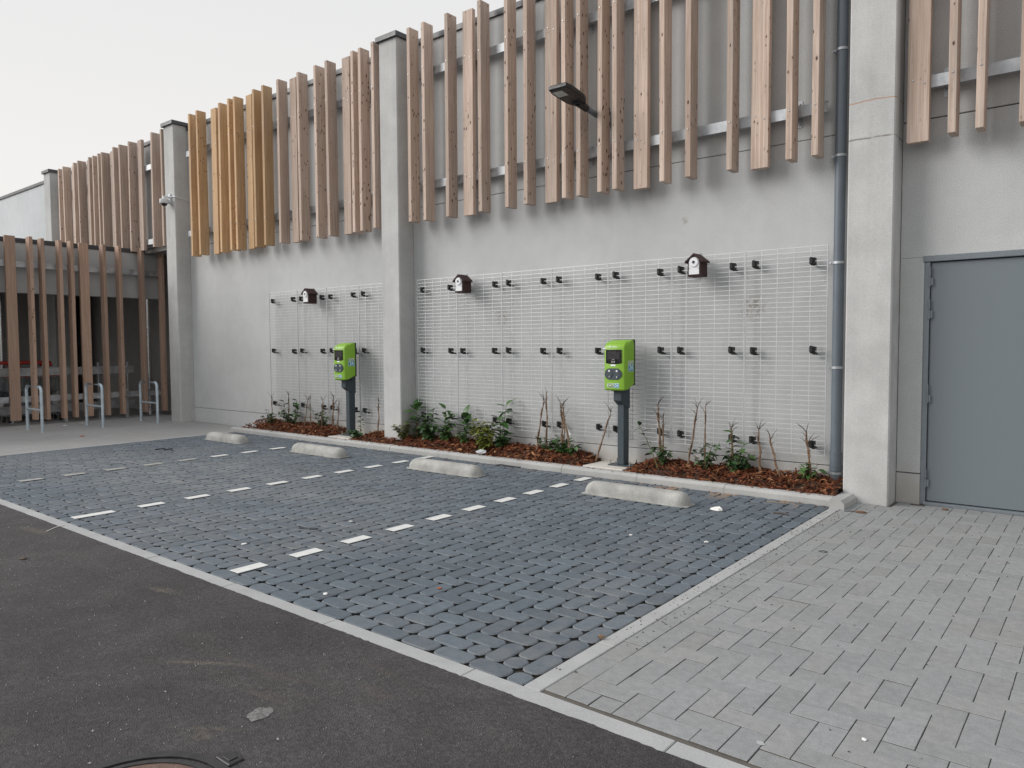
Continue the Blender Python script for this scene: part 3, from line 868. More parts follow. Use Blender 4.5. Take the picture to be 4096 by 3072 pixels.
# ================================================================== SECURITY CAMERA
t_ = thing('security_camera', 'white dome security camera on a bracket high on the second pilaster', 'camera', (-14.92, -.29, 4.50))
mm = MB(); mm.bbox(-.03,.03,-.03,0,-.09,.11,.004); mm.bbox(-.022,.022,-.16,-.03,.02,.055,.005); mm.tube([(0,-.13,.05),(0,-.13,-.02)], .035, 14)
part('bracket', mm, M['cctv'], t_, smooth=40)
mm = MB(); mm.tube([(0,-.13,.0),(0,-.13,-.012),(0,-.13,-.085),(0,-.13,-.095)], [.055,.088,.092,.086], 24)
part('housing', mm, M['cctv'], t_, smooth=35)
mm = MB(); mm.tube([(0,-.13,-.094-.058*math.sin(a)) for a in [math.pi/2*k/6 for k in range(7)]], [max(.001,.06*math.cos(math.pi/2*k/6)) for k in range(7)], 20)
part('dome', mm, M['dome'], t_, smooth=80)
mm = MB(); mm.tube([(.03,-.015,.04),(.12,-.012,.045),(.21,-.008,.035),(.216,.08,.02),(.216,.27,0)], .008, 8)
part('cable', mm, M['cctv'], t_, smooth=True)

# ================================================================== CHARGERS
def charger(x, label, nums):
    t_ = thing('ev_charger', label, 'charging station', (x, 0, .095), group='green charging stations')
    zo = -.095
    # base plate + anchor bolts
    mm = MB(); mm.bbox(-.155, .155, -.30, -.10, 0, .012, .002)
    bp = part('base_plate', mm, M['anthracite'], t_)
    for bx in (-.13, .13):
        for by in (-.275, -.125):
            mm = MB(); mm.disc((bx,by,.012),(0,0,1),.013,.014,6); mm.disc((bx,by,.026),(0,0,1),.006,.04,8)
            part('anchor_bolt', mm, M['bolt'], bp)
    mm = MB(); mm.bbox(-.048, .036, -.255, -.135, .012, .96+zo, .004)
    part('post', mm, M['anthracite'], t_)
    # neck: wedge bracket, lower edge slanting back
    mm = MB(); x0, x1 = -.056, .044
    pr_ = [(-.33,.865),(-.33,1.06),(-.128,1.06),(-.128,.765),(-.20,.775)]
    vs = [(x0, a, b+zo) for a, b in pr_]+[(x1, a, b+zo) for a, b in pr_]
    mm.add(vs, [(0,1,2,3,4),(9,8,7,6,5)]+[(i,(i+1)%5,5+(i+1)%5,5+i) for i in range(5)])
    part('neck', mm, M['anthracite'], t_)
    # housing lofted in horizontal sections
    hw = .148; yb = -.215
    lev = [(.985,-.405,.0),(1.0,-.418,0),(1.10,-.42,0),(1.475,-.42,0),(1.50,-.412,.001),(1.525,-.388,.003),(1.545,-.35,.006),(1.560,-.30,.010),(1.568,-.255,.016)]
    mm = MB(); secs = []
    for z, yf, ins in lev:
        h_ = hw-ins; yf_ = min(yf, yb-.03)
        c1, c2 = .05, .055
        pts = [(-h_,yb),(-h_,yf_+min(c2,(yb-yf_)*.5)),(-h_+.018,yf_+.012),(-h_+c1,yf_),(h_-c1,yf_),(h_-.018,yf_+.012),(h_,yf_+min(c2,(yb-yf_)*.5)),(h_,yb)]
        secs.append([(a, b, z+zo) for a, b in pts])
    # bottom rises towards the back and corners
    secs[0] = [(a, b, c+(max(0,(b+.37))*.42)+(.006 if abs(a)>.1 else 0)) for a, b, c in secs[0]]
    secs[1] = [(a, b, c+(max(0,(b+.37))*.42)) for a, b, c in secs[1]]
    n = 8
    vs = [p for s_ in secs for p in s_]
    fs = [tuple(range(n))[::-1], tuple(range((len(secs)-1)*n, len(secs)*n))]
    for k in range(len(secs)-1): fs += [(k*n+i, k*n+(i+1)%n, (k+1)*n+(i+1)%n, (k+1)*n+i) for i in range(n)]
    mm.add(vs, fs)
    hs = part('housing', mm, M['green'], t_, smooth=26)
    mm = MB(); mm.bbox(-.150, .150, yb+.001, yb+.03, 1.04+zo, 1.572+zo, .008); mm.bbox(-.075,.065,-.36,yb,.975+zo,1.06+zo,.006)
    part('back_plate', mm, M['black'], t_)
    F = -.42
    # glossy screen panel with bowed lower edge
    mm = MB(); zz = [1.300,1.293,1.290,1.289,1.290,1.293,1.300]
    bot = [(-.104+.208*k/6, zz[k]) for k in range(7)]
    poly = bot+[(.104,1.455),(-.104,1.455)]
    vs = [(a,F-.003,b+zo) for a,b in poly]+[(a,F+.002,b+zo) for a,b in poly]; n = len(poly)
    mm.add(vs, [tuple(range(n)), tuple(range(2*n-1,n-1,-1))]+[(i,(i+1)%n,n+(i+1)%n,n+i) for i in range(n)])
    sc_ = part('screen', mm, M['screen'], t_)
    mm = MB(); mm.box(-.082,.078,F-.0042,F-.0032,1.345+zo,1.432+zo)
    part('display', mm, M['display'], sc_)
    mm = MB(); cz = 1.315+zo
    for rr in (.012, .020):
        for sg in (0, math.pi):
            mm.tube([(-.006+rr*math.cos(a+sg), F-.0045, cz+rr*math.sin(a+sg)) for a in [-.7+1.4*k/6 for k in range(7)]], .0017, 5)
    mm.disc((-.006,F-.0035,cz),(0,-1,0),.004,.0012,8); mm.box(-.020,.008,F-.0042,F-.0032,cz+.024,cz+.027)
    part('contactless_symbol', mm, M['sticker'], sc_)
    mm = MB(); mm.box(-.040,.024,F-.0022,F+.001,1.266+zo,1.287+zo); part('label', mm, M['sticker'], t_)
    mm = MB(); mm.box(-.146,-.098,F-.002,F+.03,1.462+zo,1.474+zo); part('label', mm, M['sticker'], t_)
    # small drop emblem and maker's lettering blurred to a thin line in the photograph
    mm = MB(); mm.disc((-.045,F+.006,1.488+zo),(0,-1,.15),.010,.008,10); mm.tube([(-.044,F+.001,1.492+zo),(-.041,F+.006,1.505+zo)], [.007,.001], 6)
    mm.box(-.030,.040,F+.0005,F+.006,1.482+zo,1.489+zo)
    part('emblem', mm, M['sticker'], t_)
    # socket plate: stadium with two round flaps
    mm = MB(); rr = .066; cx = .048; cz = 1.175+zo; poly = []
    for k in range(13):
        a = -math.pi/2+math.pi*k/12; poly.append((cx+rr*math.cos(a), cz+rr*math.sin(a)))
    for k in range(13):
        a = math.pi/2+math.pi*k/12; poly.append((-cx+rr*math.cos(a)+0, cz+rr*math.sin(a)))
    poly = [(a-.006, b) for a, b in poly]
    n = len(poly); vs = [(a,F-.004,b) for a,b in poly]+[(a,F+.003,b) for a,b in poly]
    mm.add(vs, [tuple(range(n)), tuple(range(2*n-1,n-1,-1))]+[(i,(i+1)%n,n+(i+1)%n,n+i) for i in range(n)])
    sp_ = part('socket_plate', mm, M['anthracite'], t_)
    for k, sx in enumerate((-.056, .044)):
        mm = MB(); mm.disc((sx,F-.004,cz),(0,-1,0),.045,.006,24, r2=.042)
        part('socket_flap', mm, M['anthracite'], sp_, smooth=30)
        mm = MB(); mm.disc((sx,F-.0105,cz+.036),(0,-1,0),.0125,.0015,6)
        part('symbol', mm, M['sticker'], sp_)
        if nums:
            ob('lettering', text_mesh(nums[k], .026, M['sticker']), sp_, (sx, F-.011, cz-.035), (math.pi/2,0,0))
        else:
            mm = MB(); mm.disc((sx,F-.0105,cz-.035),(0,-1,0),.008,.0015,8); part('symbol', mm, M['sticker'], sp_)
    # front sticker
    mm = MB(); mm.box(-.090,.070,F-.0015,F+.001,1.016+zo,1.070+zo)
    st = part('sticker', mm, M['sticker'], t_)
    mm = MB(); mm.box(-.086,.010,F-.0028,F-.0016,1.020+zo,1.066+zo); part('sticker_field', mm, M['green_dark'], st)
    mm = MB(); mm.box(.014,.066,F-.0028,F-.0016,1.020+zo,1.066+zo); part('sticker_field', mm, M['blue'], st)
    ob('lettering', text_mesh('DATS', .037, M['sticker']), st, (-.038,F-.0036,1.043+zo), (math.pi/2,0,0))
    ob('lettering', text_mesh('24', .040, M['sticker']), st, (.040,F-.0036,1.043+zo), (math.pi/2,0,0))
    # side sticker
    X = .1482
    mm = MB(); mm.box(X,X+.0015,-.350,-.230,1.205+zo,1.325+zo); st = part('sticker', mm, M['sticker'], t_)
    mm = MB(); mm.box(X+.0016,X+.0028,-.346,-.234,1.285+zo,1.321+zo); part('sticker_field', mm, M['green_dark'], st)
    mm = MB(); mm.box(X+.0016,X+.0028,-.346,-.234,1.209+zo,1.280+zo); part('sticker_field', mm, M['blue'], st)
    for txt, s_, z in (('DATS',.040,1.303),('24',.078,1.2445)):
        ob('lettering', text_mesh(txt, s_, M['sticker']), st, (X+.0036,-.290,z+zo), (math.pi/2,0,math.pi/2))
charger(-9.457, 'farther green charging station, left of the middle pilaster', None)
charger(-4.460, 'nearer green charging station with sockets 7 and 8 in front of the long trellis', ('7','8'))

# ================================================================== PLANTING BED
bk = ob('bed_kerb', None, kind='structure')
bj = [-12.35, -11.414, -10.393, -9.131, -8.104, -7.12, -6.10, -5.074, -4.064, -3.052, -2.005]
def kerb_prof(x0, x1, mat=None):
    mm = MB(); h = .078
    p = [(YK,-.15),(YK+.012,h-.03),(YK+.04,h),(YK+.125,h),(YK+.125,-.15)]
    n = 5
    vs = [(x0,a,b) for a,b in p]+[(x1,a,b) for a,b in p]
    return mm.add(vs, [(0,1,2,3,4),(9,8,7,6,5)]+[(i,(i+1)%n,n+(i+1)%n,n+i) for i in range(n)])
for a, b in zip(bj[:-1], bj[1:]):
    part('kerb_stone', kerb_prof(a+.002, b-.002), M['kerb'], bk, loc=(0, rng.uniform(-.003,.003), rng.uniform(-.002,.002)))
mm = MB(); p = [(0,-.15),(.0,.05),(-.03,.08),(-.13,.08),(-.13,-.15)]
vs = [(-1.868+a, -.70, b) for a, b in p]+[(-1.868+a, -.292, b) for a, b in p]
mm.add(vs, [(0,1,2,3,4),(9,8,7,6,5)]+[(i,(i+1)%5,5+(i+1)%5,5+i) for i in range(5)])
part('kerb_stone', mm, M['kerb'], bk)
for px_, lb in ((-9.42, 'pale concrete pad under the farther green charger'), (-4.58, 'pale concrete pad under the nearer green charger')):
    mm = MB(); mm.bbox(-.27, .27, YK+.127, -.002, -.1, .092, .006)
    thing('charger_pad', lb, 'concrete pad', (px_,0,0), group='charger foundation pads', data=mm.mesh('charger_pad', M['pad']))
# soil mound
def bedh(x, y):
    e_ = min((y-(YK+.12))/.12, 1); e_ = max(e_, 0)
    b_ = max(0, min(1, (y-(YK+.2))/.3))
    pd = min(abs(x+9.42), abs(x+4.58)); b_ *= max(0, min(1, (pd-.27)/.25)); e_ *= .35+.65*max(0, min(1, (pd-.25)/.2))
    return .06+.055*e_+.062*b_+.026*mnoise.noise((x*2.1, y*4, 1))+.012*mnoise.noise((x*9, y*9, 5))
def inbed(x, y):
    if abs(x+8.375) < .20 and y > -.30: return False
    if abs(x+9.42) < .275 or abs(x+4.58) < .275: return False
    if abs(x-px) < .052 and y > -.13: return False
    return -12.15 < x < -2.01 and YK+.12 < y < -.004
mm = MB(); nxg, nyg = 260, 12
vs = []
for i in range(nxg+1):
    for j in range(nyg+1):
        x = -12.2+10.19*i/nxg; y = YK+.126+(-.003-YK-.126)*j/nyg
        z = bedh(x, y)-.012
        if x < -11.9: z = max(.003, z*(x+12.2)/.3)
        vs.append((x, y, z))
fs = []
for i in range(nxg):
    for j in range(nyg):
        xc = -12.2+10.19*(i+.5)/nxg; yc = YK+.126+(-.003-YK-.126)*(j+.5)/nyg
        if abs(xc+9.42) < .25 or abs(xc+4.58) < .25: continue
        a = i*(nyg+1)+j; fs.append((a, a+nyg+1, a+nyg+2, a+1))
mm.add(vs, fs)
ob('planting_bed', mm.mesh('planting_bed', M['soil'], True), kind='structure')
mm = MB(); rv = []
def chip(x, y, z, ln, wd, rz, tx, ty, rr):
    th = .003
    mt = Matrix.Translation((x,y,z)) @ Euler((tx,ty,rz)).to_matrix().to_4x4()
    bend = rr.uniform(-.15,.15)*ln
    vs = [(-ln/2,-wd*.3,0),(0,-wd/2,bend),(ln/2,-wd*.25,0),(ln/2,wd*.3,0),(0,wd/2,bend),(-ln/2,wd*.2,0)]
    vs += [(a,b,c+th) for a,b,c in vs]
    mm.add(vs, [(5,4,1,0),(4,3,2,1),(6,7,10,11),(7,8,9,10),(0,1,7,6),(1,2,8,7),(2,3,9,8),(3,4,10,9),(4,5,11,10),(5,0,6,11)], 0, mt)
    q = rr.random(); rv.extend([q]*10)
rr = random.Random(3)
cnt = 0
while cnt < 6800:
    x = rr.uniform(-12.15, -2.01); y = rr.uniform(YK+.105, -.006)
    if not inbed(x, max(y, YK+.1201)): continue
    if x < -11.95 and rr.random() < .5: continue
    big = rr.random()
    ln = rr.uniform(.02,.06) if big < .75 else rr.uniform(.06,.13); wd = ln*rr.uniform(.2,.55) if big < .8 else rr.uniform(.012,.026)
    z = max(bedh(x,y)+rr.uniform(-.008,.024), .082 if y < YK+.125 else -1)
    chip(x, y, z, ln, wd, rr.uniform(0,math.pi), rr.gauss(0,.4), rr.gauss(0,.35), rr); cnt += 1
for k in range(240):      # strays on kerb, pads and pavers
    x = rr.uniform(-12.2,-1.95); y = rr.choice((rr.uniform(YK+.02,YK+.12), rr.gauss(YK-.06,.05)))
    onk = y > YK+.03
    if not onk and y > YK-.01: continue
    ln = rr.uniform(.01,.035); chip(x, y, .08 if onk else .003, ln, ln*.4, rr.uniform(0,3.1), rr.gauss(0,.12), rr.gauss(0,.12), rr)
me = mm.mesh('mulch', M['mulch']); at = me.attributes.new('rnd','FLOAT','FACE'); at.data.foreach_set('value', rv)
ob('mulch', me, kind='stuff')

# ------------------------------------------------------------------ plants
def leaf_shape(ln, wd, fold=.25, droop=.25):
    st = [0, .18, .45, .75, 1]; ws = [.06, .75, 1, .6, .02]
    v = []; f = []
    for s_, w_ in zip(st, ws):
        z = -droop*ln*s_*s_
        v += [(s_*ln, w_*wd/2, z+fold*w_*wd/2), (s_*ln, 0, z), (s_*ln, -w_*wd/2, z+fold*w_*wd/2)]
    for k in range(4):
        a = k*3; f += [(a+3,a,a+1,a+4),(a+4,a+1,a+2,a+5)]
    return v, f
LEAF = {}
def leaf_me(size, mat):
    k = (size, mat)
    if k not in LEAF:
        v, f = leaf_shape(size, size*.55)
        me = bpy.data.meshes.new('leaf'); me.from_pydata(v, [], f); me.materials.append(M[mat]); me.polygons.foreach_set('use_smooth',[True]*len(f)); me.update(); LEAF[k] = me
    return LEAF[k]
def plant(x, y, label, cat, r, canes=(), shrub=None, leaves=None, zb=None):
    """canes: (dx, h, lean dy, thickness); shrub: dict of small foliage; leaves: dict of broad single leaves"""
    z0 = (bedh(x, y) if zb is None else zb)-.015
    t_ = thing('shrub' if (shrub or leaves) else 'bare_cane', label, cat, (x, y, z0), group='young plants in the bark mulch bed')
    for dx, h, dy, th, ox in canes:
        mm = MB(); pts = []; n = 9
        for k in range(n):
            q = k/(n-1)
            pts.append((ox+dx*q+.012*mnoise.noise((q*3+x*7,1,2))*h*2, dy*q+.01*mnoise.noise((q*3,4,x*5)), h*.93*q))
        th = th*.9
        rad = [th*(1.1-.45*k/(n-1))*(1+.25*((k*7+int(x*10))%3==0)) for k in range(n)]
        mm.tube(pts, rad, 6)
        p2 = [(a+th*1.4*(1 if k%4<2 else -.6), b-th*.9, c*r.uniform(.985,1)) for k,(a,b,c) in enumerate(pts[:-1])]
        mm.tube(p2, [q*.7 for q in rad[:-1]], 5)
        nm_ = len(mm.f)
        tip = Vector(pts[-1])
        for k in range(r.randint(5,8)):
            a = r.uniform(0,6.28); l_ = r.uniform(.04,.13)*(.6+h)
            base = Vector(pts[r.choice((-1,-1,-1,-2,-3))])
            d = Vector((math.cos(a)*.55, math.sin(a)*.3, r.uniform(.4,1.0))).normalized()
            mid = base+d*l_*.5+Vector((0,0,.006)); mm.tube([base, mid, base+d*l_+Vector((math.cos(a)*.015,0,0))], [th*.42,th*.3,th*.12], 4)
        for k in range(10):     # stubs of cut side shoots
            q = r.uniform(.15,.95); i = int(q*(n-1)); p = Vector(pts[i]).lerp(Vector(pts[min(i+1,n-1)]), q*(n-1)-i)
            a = r.uniform(0,6.28); mm.tube([p, p+Vector((math.cos(a)*.022, math.sin(a)*.015, .014))], [th*.5,th*.22], 4)
        mm.m = [0]*nm_+[1]*(len(mm.f)-nm_)
        part('cane', mm, [M['cane'], M['twig']], t_, smooth=60)
    if shrub:
        mm = MB(); lf = MB(); rv_ = []
        v0, f0 = leaf_shape(1, .6)
        for s_ in range(shrub['stems']):
            a = r.uniform(0,6.28); sp = shrub['spread']*r.uniform(.3,1); h = shrub['h']*r.uniform(.55,1)
            sx_ = shrub.get('ox',0)
            pts = [Vector((sx_+math.cos(a)*sp*q**.8, math.sin(a)*min(sp,.13)*q-.02*q, h*q-.0*q)) for q in (0,.25,.5,.75,1)]
            mm.tube(pts, [.004,.0035,.003,.002,.001], 4)
            nl = int(shrub['n']*1.1)
            for k in range(nl):
                q = r.uniform(.15,1); i = min(3,int(q*4)); p = pts[i].lerp(pts[i+1], q*4-i)
                sz = shrub['size']*r.uniform(.8,1.7)
                mt = Matrix.Translation(p) @ Euler((r.uniform(-.7,.7), r.uniform(-.7,.5), r.uniform(0,6.28))).to_matrix().to_4x4() @ Matrix.Scale(sz,4)
                lf.add(v0, f0, 0, mt); q_ = r.random(); rv_ += [q_]*len(f0)
        part('stems', mm, M[shrub.get('stemmat','twig')], t_)
        me = lf.mesh('foliage', M[shrub['mat']], True); at = me.attributes.new('rnd','FLOAT','FACE'); at.data.foreach_set('value', rv_)
        ob('foliage', me, t_)
    if leaves:
        for (sx_, ex, h, ey) in leaves['stems']:
            n = 6
            pts = [Vector((sx_+(ex-sx_)*(k/(n-1))**1.2, ey*k/(n-1), h*k/(n-1))) for k in range(n)]
            mm = MB(); mm.tube(pts, [.0062-.004*k/(n-1) for k in range(n)], 6); part('stem', mm, M[leaves.get('stemmat','stem')], t_)
            nl = int(leaves['n']*1.35)
            for k in range(nl):
                q = leaves.get('from',.3)+(1-leaves.get('from',.3))*(k+.5)/nl
                i = min(n-2, int(q*(n-1))); p = pts[i].lerp(pts[i+1], q*(n-1)-i)
                a = k*2.4+r.uniform(-.5,.5)+x
                sz = round(leaves['size']*r.choice((.85,1,1.15,1.3)),3)
                o = ob('leaf', leaf_me(sz, leaves['mat']), t_, p, (r.uniform(-.35,.35), r.uniform(-.75,.15)-(.5 if q>.9 else 0), a))
    return t_
R_ = random.Random(21)
SH = lambda stems, h, spread, n, size, mat, **k: dict(stems=stems, h=h, spread=spread, n=n, size=size, mat=mat, **k)
def cn(dx, h, th=.009, dy=0, ox=0): return (dx, h, dy, th, ox)
PC, BC = 'shrub', 'cane'
plant(-11.60,-.24,'leftmost plant in the bed, thin cane with dark leafy base', PC, R_, [cn(.02,.53,.008)], SH(7,.30,.16,10,.05,'leaf_dark'))
plant(-11.21,-.16,'cane wrapped in leaves with one yellowing leaf, second from the left end of the bed', PC, R_, [cn(.02,.55,.009)], SH(7,.36,.17,10,.05,'leaf_dark'), dict(stems=[(-.02,-.10,.42,-.03)], n=4, size=.10, mat='leaf_pale', **{'from':.6}))
plant(-11.01,-.17,'upright shrub with rounded pale green leaves left of the farther charger', PC, R_, (), SH(5,.22,.16,9,.05,'leaf_dark'), dict(stems=[(0,.09,.45,-.02),(.03,.16,.34,-.04)], n=8, size=.085, mat='leaf'))
plant(-10.755,-.16,'bare cane leaning right, left one of two close canes near the small birdhouse', BC, R_, [cn(.11,.50,.008)])
plant(-10.564,-.16,'bare upright cane, right one of two close canes near the small birdhouse', BC, R_, [cn(-.01,.50,.008)])
plant(-10.265,-.16,'cane with a dark leafy shrub at its foot, left of the farther charger', PC, R_, [cn(.04,.50,.009)], SH(8,.33,.20,9,.05,'leaf_dark'))
plant(-9.975,-.16,'thick twiggy bare cane second left of the farther charger', BC, R_, [cn(.04,.56,.012), cn(-.01,.5,.008,0,.02)])
plant(-9.852,-.16,'slim bare cane nearest the left of the farther charger', BC, R_, [cn(.055,.51,.008)])
plant(-9.04,-.34,'dark leaved shrub with sprawling ivy just right of the farther charger', PC, R_, (), SH(9,.11,.24,12,.05,'leaf_dark',ox=-.08), dict(stems=[(0,-.01,.33,0)], n=9, size=.085, mat='leaf_dark', **{'from':.15}))
plant(-8.85,-.16,'lone bare cane beside the left face of the middle pilaster', BC, R_, [cn(.03,.54,.009)])
plant(-8.166,-.26,'small pale green bush at the foot of the middle pilaster', PC, R_, (), SH(10,.31,.17,14,.045,'leaf_pale',stemmat='stem'))
plant(-7.985,-.16,'tall shiny plant with long broad leaves beside the middle pilaster', PC, R_, [cn(0,.28,.012)], SH(6,.2,.15,9,.06,'leaf_dark'), dict(stems=[(0,-.02,.49,0)], n=11, size=.17, mat='leaf', **{'from':.45}))
plant(-7.671,-.20,'dense green shrub just right of the long leaved plant', PC, R_, (), SH(10,.36,.20,16,.065,'leaf_dark',stemmat='stem'), dict(stems=[(0,.08,.46,0),(0,-.06,.36,-.03)], n=9, size=.11, mat='leaf'))
plant(-7.369,-.18,'open green shrub with spreading leaves, second right of the long leaved plant', PC, R_, (), SH(8,.28,.18,12,.06,'leaf'), dict(stems=[(0,-.01,.47,0),(.0,.10,.36,-.02)], n=6, size=.13, mat='leaf'))
plant(-7.004,-.18,'single stemmed plant topped by wide cupped leaves', PC, R_, (), SH(6,.22,.15,10,.055,'leaf',stemmat='stem'), dict(stems=[(0,0,.41,0),(.01,.06,.32,-.02)], n=8, size=.15, mat='leaf', **{'from':.45}))
plant(-6.52,-.33,'bright yellow green bush near the clear plastic bag', PC, R_, (), SH(13,.47,.20,15,.065,'leaf_lime',stemmat='stem'), None)
plant(-6.36,-.17,'tallest broad leaved plant, rising behind the yellow green bush', PC, R_, (), SH(9,.22,.18,13,.06,'leaf_dark'), dict(stems=[(0,.10,.60,0),(.01,.0,.42,-.03)], n=13, size=.15, mat='leaf', **{'from':.15}))
plant(-5.78,-.16,'bare cane leaning right, left of the tall forked cane and ivy', BC, R_, [cn(.13,.70,.010)])
plant(-5.597,-.17,'tallest bare cane with a dark leafy foot, midway between pilaster and nearer charger', PC, R_, [cn(0,.80,.010)], SH(8,.24,.18,12,.05,'leaf_dark'))
plant(-5.352,-.16,'upright pair of bare canes touching tips with a leaning cane, left of the nearer charger', BC, R_, [cn(-.03,.68,.011), cn(-.01,.6,.008,0,.02)])
plant(-5.20,-.20,'cane leaning left with a white tag and ivy at its foot', PC, R_, [cn(-.14,.66,.010)], SH(9,.20,.24,14,.055,'leaf',ox=-.10))
plant(-4.89,-.15,'bare cane leaning right against the post of the nearer charger', BC, R_, [cn(.23,.68,.009)])
plant(-3.914,-.37,'green stem leaning left with few large dark leaves, right of the nearer charger', PC, R_, (), None, dict(stems=[(0,-.25,.50,0)], n=8, size=.10, mat='leaf_dark', **{'from':.3}))
plant(-3.975,-.18,'forked brown cane with long side twigs and leafy foot, right of the nearer charger', PC, R_, [cn(-.05,.72,.012), cn(.0,.55,.009,0,.02)], SH(8,.22,.17,10,.05,'leaf_dark',ox=.03))
plant(-3.667,-.16,'dark bare cane leaning right below the nearest birdhouse', BC, R_, [cn(.12,.74,.010)])
plant(-3.445,-.18,'thin branching cane with airy pale shrub at its foot, below the nearest birdhouse', PC, R_, [cn(.0,.74,.008)], SH(10,.34,.26,9,.05,'leaf_dark'))
plant(-3.144,-.19,'ivy climbing a cane, left of the three short canes near the drainpipe', PC, R_, [cn(0,.52,.010)], SH(9,.26,.22,12,.06,'leaf_dark',ox=.06), dict(stems=[(.02,.02,.45,-.03),(.03,.16,.34,-.05)], n=7, size=.105, mat='leaf_dark', **{'from':.25}))
plant(-2.842,-.16,'short straight bare cane, left one of the three nearest the drainpipe', BC, R_, [cn(-.02,.50,.011)])
plant(-2.646,-.16,'bare cane leaning left with a forked top, middle of the three nearest the drainpipe', BC, R_, [cn(-.11,.46,.010)])
plant(-2.315,-.20,'bare cane with a small green shrub at its foot beside the drainpipe', PC, R_, [cn(-.05,.52,.012)], SH(7,.19,.15,8,.055,'leaf',ox=-.05))
# white tag on a cane
mm = MB(); mm.add([(0,0,0),(.03,0,-.012),(.075,.004,-.10),(.055,.004,-.11),(.02,0,-.03),(0,0,-.02)], [(0,1,4,5),(1,2,3,4)])
thing('plant_tag', 'white strip tag hanging on the leaning cane', 'tag', (-5.285,-.20,.50), data=mm.mesh('plant_tag', M['paper']))

# ================================================================== WHEEL STOPS
def wheel_stop(x0, x1, label):
    ln = x1-x0
    t_ = thing('wheel_stop', label, 'wheel stop', ((x0+x1)/2, -1.42, .003), (0,0,rng.uniform(-.008,.008)), group='concrete wheel stops at the head of each bay')
    mm = MB(); n = 14; r = .105; hgt = .128
    rings = []
    xs_ = [-ln/2+r*(1-math.cos(a)) for a in [math.pi/2*k/7 for k in range(8)]]
    rs_ = [max(.12, math.sin(math.pi/2*k/7)) for k in range(8)]
    prof = list(zip(xs_, rs_))+[(-ln/2+ln*k/6, 1) for k in range(2,5)]+[(-a, b) for a, b in list(zip(xs_, rs_))[::-1]]
    for x, sc_ in prof:
        for k in range(n+1):
            a = math.pi*k/n
            yy = -math.cos(a)*r*sc_**.6
            zz_ = (math.sin(a)**.62)*hgt*sc_**.75
            mm.v.append((x, yy, zz_))
    R = n+1
    for i in range(len(prof)-1):
        for k in range(n): mm.f.append((i*R+k, i*R+k+1, (i+1)*R+k+1, (i+1)*R+k)); mm.m.append(0)
    mm.f.append(tuple(range(R))); mm.m.append(0); mm.f.append(tuple((len(prof)-1)*R+k for k in range(R))[::-1]); mm.m.append(0)
    part('body', mm, M['stop'], t_, smooth=55)
    mm = MB(); f_ = .022; h = ln/2
    poly = [(-h-f_,-r*.8),(-h+.03,-r-f_*.4),(h-.03,-r-f_*.4),(h+f_,-r*.8),(h+f_,r*.8),(h-.03,r+f_*.4),(-h+.03,r+f_*.4),(-h-f_,r*.8)]
    mm.prism(poly, 0, .008); part('foot', mm, M['stop'], t_)
wheel_stop(-4.16, -3.04, 'nearest rounded concrete wheel stop, in front of the nearer charger pad and right of it')
wheel_stop(-6.75, -5.64, 'concrete wheel stop in front of the middle pilaster, second from the right')
wheel_stop(-9.21, -8.10, 'concrete wheel stop below the farther green charger')
wheel_stop(-11.58, -10.54, 'farthest concrete wheel stop beside the pale forecourt')

# ================================================================== BIKE RACKS
def rack(y, x0, x1, label):
    t_ = thing('bike_rack', label, 'bike rack', ((x0+x1)/2, y, 0), group='bicycle hoops before the shelter')
    h = (x1-x0)/2; r = .027; H_ = .815; c = .085
    pts = [(-h,0,0),(-h,0,H_-c)]+[(-h+c-c*math.cos(a),0,H_-c+c*math.sin(a)) for a in [math.pi/2*k/6 for k in range(1,7)]]
    pts += [(-a, b, d) for a, b, d in pts[::-1]]
    mm = MB(); mm.tube(pts, r, 12); part('hoop', mm, M['rack'], t_, smooth=60)
    mm = MB(); mm.tube([(-h,0,.40),(h,0,.40)], .018, 10); part('crossbar', mm, M['rack'], t_, smooth=60)
    mm = MB()
    for sx in (-h, h): mm.disc((sx,0,.0),(0,0,1),.045,.006,16)
    part('foot_plate', mm, M['rack'], t_, smooth=30)
rack(-2.74, -15.68, -14.96, 'galvanised bike hoop farthest from the building')
rack(-1.72, -15.66, -14.93, 'middle galvanised bike hoop of the three')
rack(-.68, -15.64, -14.92, 'galvanised bike hoop closest to the corner pilaster')

# ================================================================== TROLLEY SHELTER
sh = thing('trolley_shelter', 'trolley shelter with brown vertical planks and a dark roof edge at the far left', 'shelter', (-16.7, 0, 0))
OX = -16.7
def shp(name, mb, mat, smooth=False): 
    for i, v in enumerate(mb.v): mb.v[i] = (v[0]-OX, v[1], v[2])
    return part(name, mb, M[mat], sh, smooth)
mm = MB(); mm.bbox(-17.05, -16.85, -8.0, .38, 2.61, 3.60, .005); shp('fascia', mm, 'wall')
mm = MB(); mm.box(-23.0, -16.83, -8.05, .39, 3.601, 3.685); shp('roof', mm, 'cap')
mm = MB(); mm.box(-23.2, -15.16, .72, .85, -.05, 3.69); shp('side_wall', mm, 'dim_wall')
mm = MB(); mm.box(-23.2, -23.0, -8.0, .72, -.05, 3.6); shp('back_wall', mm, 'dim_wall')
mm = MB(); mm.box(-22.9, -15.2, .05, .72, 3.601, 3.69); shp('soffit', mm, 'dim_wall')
nar = plank_mesh(DN, WN, 3.58, M['wood_brown']); 
